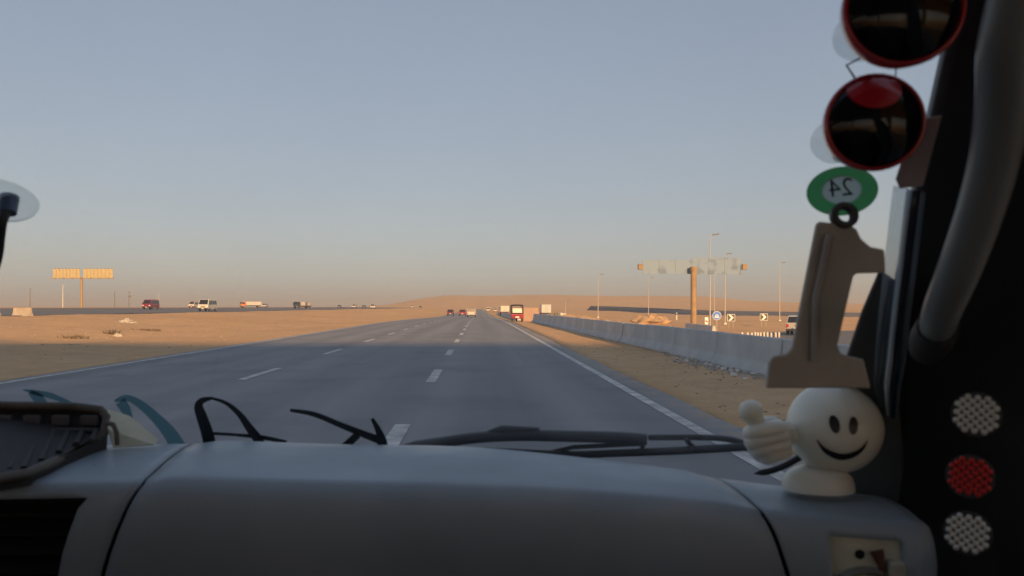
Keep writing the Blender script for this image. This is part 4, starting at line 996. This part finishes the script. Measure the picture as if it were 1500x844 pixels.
fc = bpy.data.curves.new('txt', 'FONT'); fc.body = '24'; fc.size = 1; fc.align_x = 'CENTER'; fc.align_y = 'CENTER'; fo = bpy.data.objects.new('txt', fc); COL.objects.link(fo)
bpy.context.view_layer.update(); me = bpy.data.meshes.new_from_object(fo.evaluated_get(bpy.context.evaluated_depsgraph_get())); bpy.data.objects.remove(fo)
for v in me.vertices:
    x, y = -v.co.x*37, -v.co.y*37; a = -.1; v.co = WP(1232+x*math.cos(a)-y*math.sin(a), 276+x*math.sin(a)+y*math.cos(a), .0066)-t.location
me.materials.clear(); me.materials.append(mat('dark_ink', (.03, .04, .04), .6)); o = bpy.data.objects.new('number', me); COL.objects.link(o); o.parent = t
# grey plastic bracket hung at the pillar
M_BRK = mat('grey_brown_plastic', (.36, .345, .325), .5, noise_amt=.18, nscale=14)
_b = M_BRK.node_tree.nodes['Principled BSDF']; _b.inputs['Subsurface Weight'].default_value = .8; _b.inputs['Subsurface Radius'].default_value = (1, .9, .75); _b.inputs['Subsurface Scale'].default_value = .012
t = thing('plastic_bracket', 'grey plastic bracket with a ring on top and a wide foot, beside the pillar', 'bracket', U(1195, 560, .62))
def pxy(P, d): return [(((x-VX)/F*d), EYE-(y-VY)/F*d) for x, y in P]
bp_ = [(1193, 330), (1197, 325), (1244, 331), (1252, 337), (1258, 350), (1272, 362), (1292, 366), (1294, 400), (1252, 401), (1247, 405), (1224, 505), (1228, 517), (1240, 521), (1262, 526), (1272, 568), (1120, 568), (1124, 530), (1130, 521), (1150, 518), (1158, 508)]
Q = Matrix.Translation((-t.location.x, .62-t.location.y, -t.location.z)) @ Matrix.Rotation(R(90), 4, 'X')
MB().prism(pxy(bp_, .62), .0045, Q).build('plate', M_BRK, t, .0015)
c = U(1236, 316, .617)-t.location
MB().lathe([(.0055, -.003), (.0105, -.003), (.0105, .003), (.0055, .003), (.0055, -.003)], 24, Matrix.Translation(c) @ Matrix.Rotation(R(80), 4, 'X')).build('ring', mat('dark_ring', (.05, .05, .05), .4), t)
MB().tube([U(1194, 530, .612)-t.location, U(1196, 440, .612)-t.location, U(1216, 345, .612)-t.location], .0035, 8, True, .5).build('rib', M_BRK, t)
# glossy folded sheet and pinkish card at the pillar
m = mat('bluish_sleeve', (.30, .38, .46), .18, .2)
_n = m.node_tree; _t = _n.nodes.new('ShaderNodeBsdfTranslucent'); _t.inputs[0].default_value = (.35, .45, .55, 1); _m = _n.nodes.new('ShaderNodeMixShader'); _m.inputs[0].default_value = .35
_n.links.new(_n.nodes['Principled BSDF'].outputs[0], _m.inputs[1]); _n.links.new(_t.outputs[0], _m.inputs[2]); _n.links.new(_m.outputs[0], _n.nodes['Material Output'].inputs[0])
t = thing('plastic_sleeve', 'glossy clear and bluish plastic sleeve tucked along the pillar', 'sleeve', WP(1300, 560, .045)); rows = []
for x0, x1, y in ((1309, 1356, 272), (1303, 1350, 320), (1295, 1342, 390), (1288, 1334, 450), (1282, 1326, 520), (1280, 1318, 560), (1290, 1312, 604)):
    rows.append([WP(x0+(x1-x0)*k/12, y+10*k/12, .045+.008*math.sin(k*.75+y*.006))-t.location for k in range(13)])
b = MB(); b.grid([r[:6] for r in rows]); b.build('clear_strip', pane_mat('clear_sleeve', (.85, .88, .9), .10, .08, .10), t, solid=.0006)
b = MB(); b.grid([r[5:8] for r in rows]); b.build('pale_edge', mat('pale_sleeve_edge', (.5, .58, .64), .3), t, solid=.0008)
b = MB(); b.grid([r[7:11] for r in rows]); b.build('dark_strip', mat('navy_sleeve_strip', (.03, .04, .07), .25), t, solid=.0007)  # narrow navy strip running down the sleeve
b = MB(); b.grid([r[10:] for r in rows]); b.build('blue_strip', m, t, solid=.0006)
b = MB(); b.add([WP(1340, 176, .05), WP(1379, 170, .055), WP(1352, 272, .055), WP(1318, 276, .05), WP(1312, 262, .05)], [(0, 1, 2, 3, 4)])
tag(b.build('paper_card', mat('pinkish_card', (.42, .35, .33), .7), solid=.001), 'small pinkish card tucked between pod and pillar', 'card')
# suction mount at the left edge
t = thing('suction_mount', 'clear suction cup with dark stem at the left edge of the windscreen', 'phone mount', WP(-8, 292, .006))
nrm = Vector((0, 1, .45)).normalized(); Q = (-nrm).to_track_quat('Z', 'Y').to_matrix().to_4x4(); cr = 58/F*Wd(0, 290)
rows = []
MB().lathe([(cr, 0), (cr*.97, .003), (cr*.7, .008), (cr*.4, .012), (cr*.38, .018), (0, .018)], 36, Vector((.1, -.42, -.9)).normalized().to_track_quat('Z', 'Y').to_matrix().to_4x4()).build('suction_cup', M_CUP, t)
o0 = t.location; M_NAVY = mat('navy_plastic', (.05, .08, .15), .4)
MB().tube([WP(14, 288, .012)-o0, WP(11, 312, .03)-o0], [.0085, .0078], 14).build('hub', M_NAVY, t, .002)
MB().tube(arc_pts([WP(10, 308, .03)-o0, WP(3, 325, .045)-o0, WP(0, 345, .05)-o0, WP(-6, 385, .055)-o0, WP(-30, 450, .07)-o0, WP(-60, 500, .085)-o0], 5), .0045, 10).build('stem', M_BLKP, t)
cl = WP(-72, 515, .095)-o0; k_ = MB().box(cl, (.07, .012, .10), 0, Matrix.Rotation(R(-12), 3, 'X')).build('phone_cradle', M_BLKP, t, .004)
for sx_ in (-1, 1): MB().box((cl.x+sx_*.038, cl.y-.008, cl.z), (.006, .024, .05)).build('clamp_jaw', M_BLKP, k_, .002)

# ------------------------------------------------------------------ dusty air
mb = MB(); mb.box((0, 3550, 22), (10100, 9000, 66)); hz = mb.mesh('haze'); o = bpy.data.objects.new('haze', hz); COL.objects.link(o); tag(o, kind='stuff')
m = bpy.data.materials.new('dusty_air'); m.use_nodes = True; n = m.node_tree; n.nodes.clear(); out = n.nodes.new('ShaderNodeOutputMaterial'); pv = n.nodes.new('ShaderNodeVolumePrincipled')
pv.inputs['Color'].default_value = (.86, .82, .78, 1); pv.inputs['Density'].default_value = .00028; pv.inputs['Anisotropy'].default_value = .1
n.links.new(pv.outputs[0], out.inputs['Volume']); hz.materials.append(m)
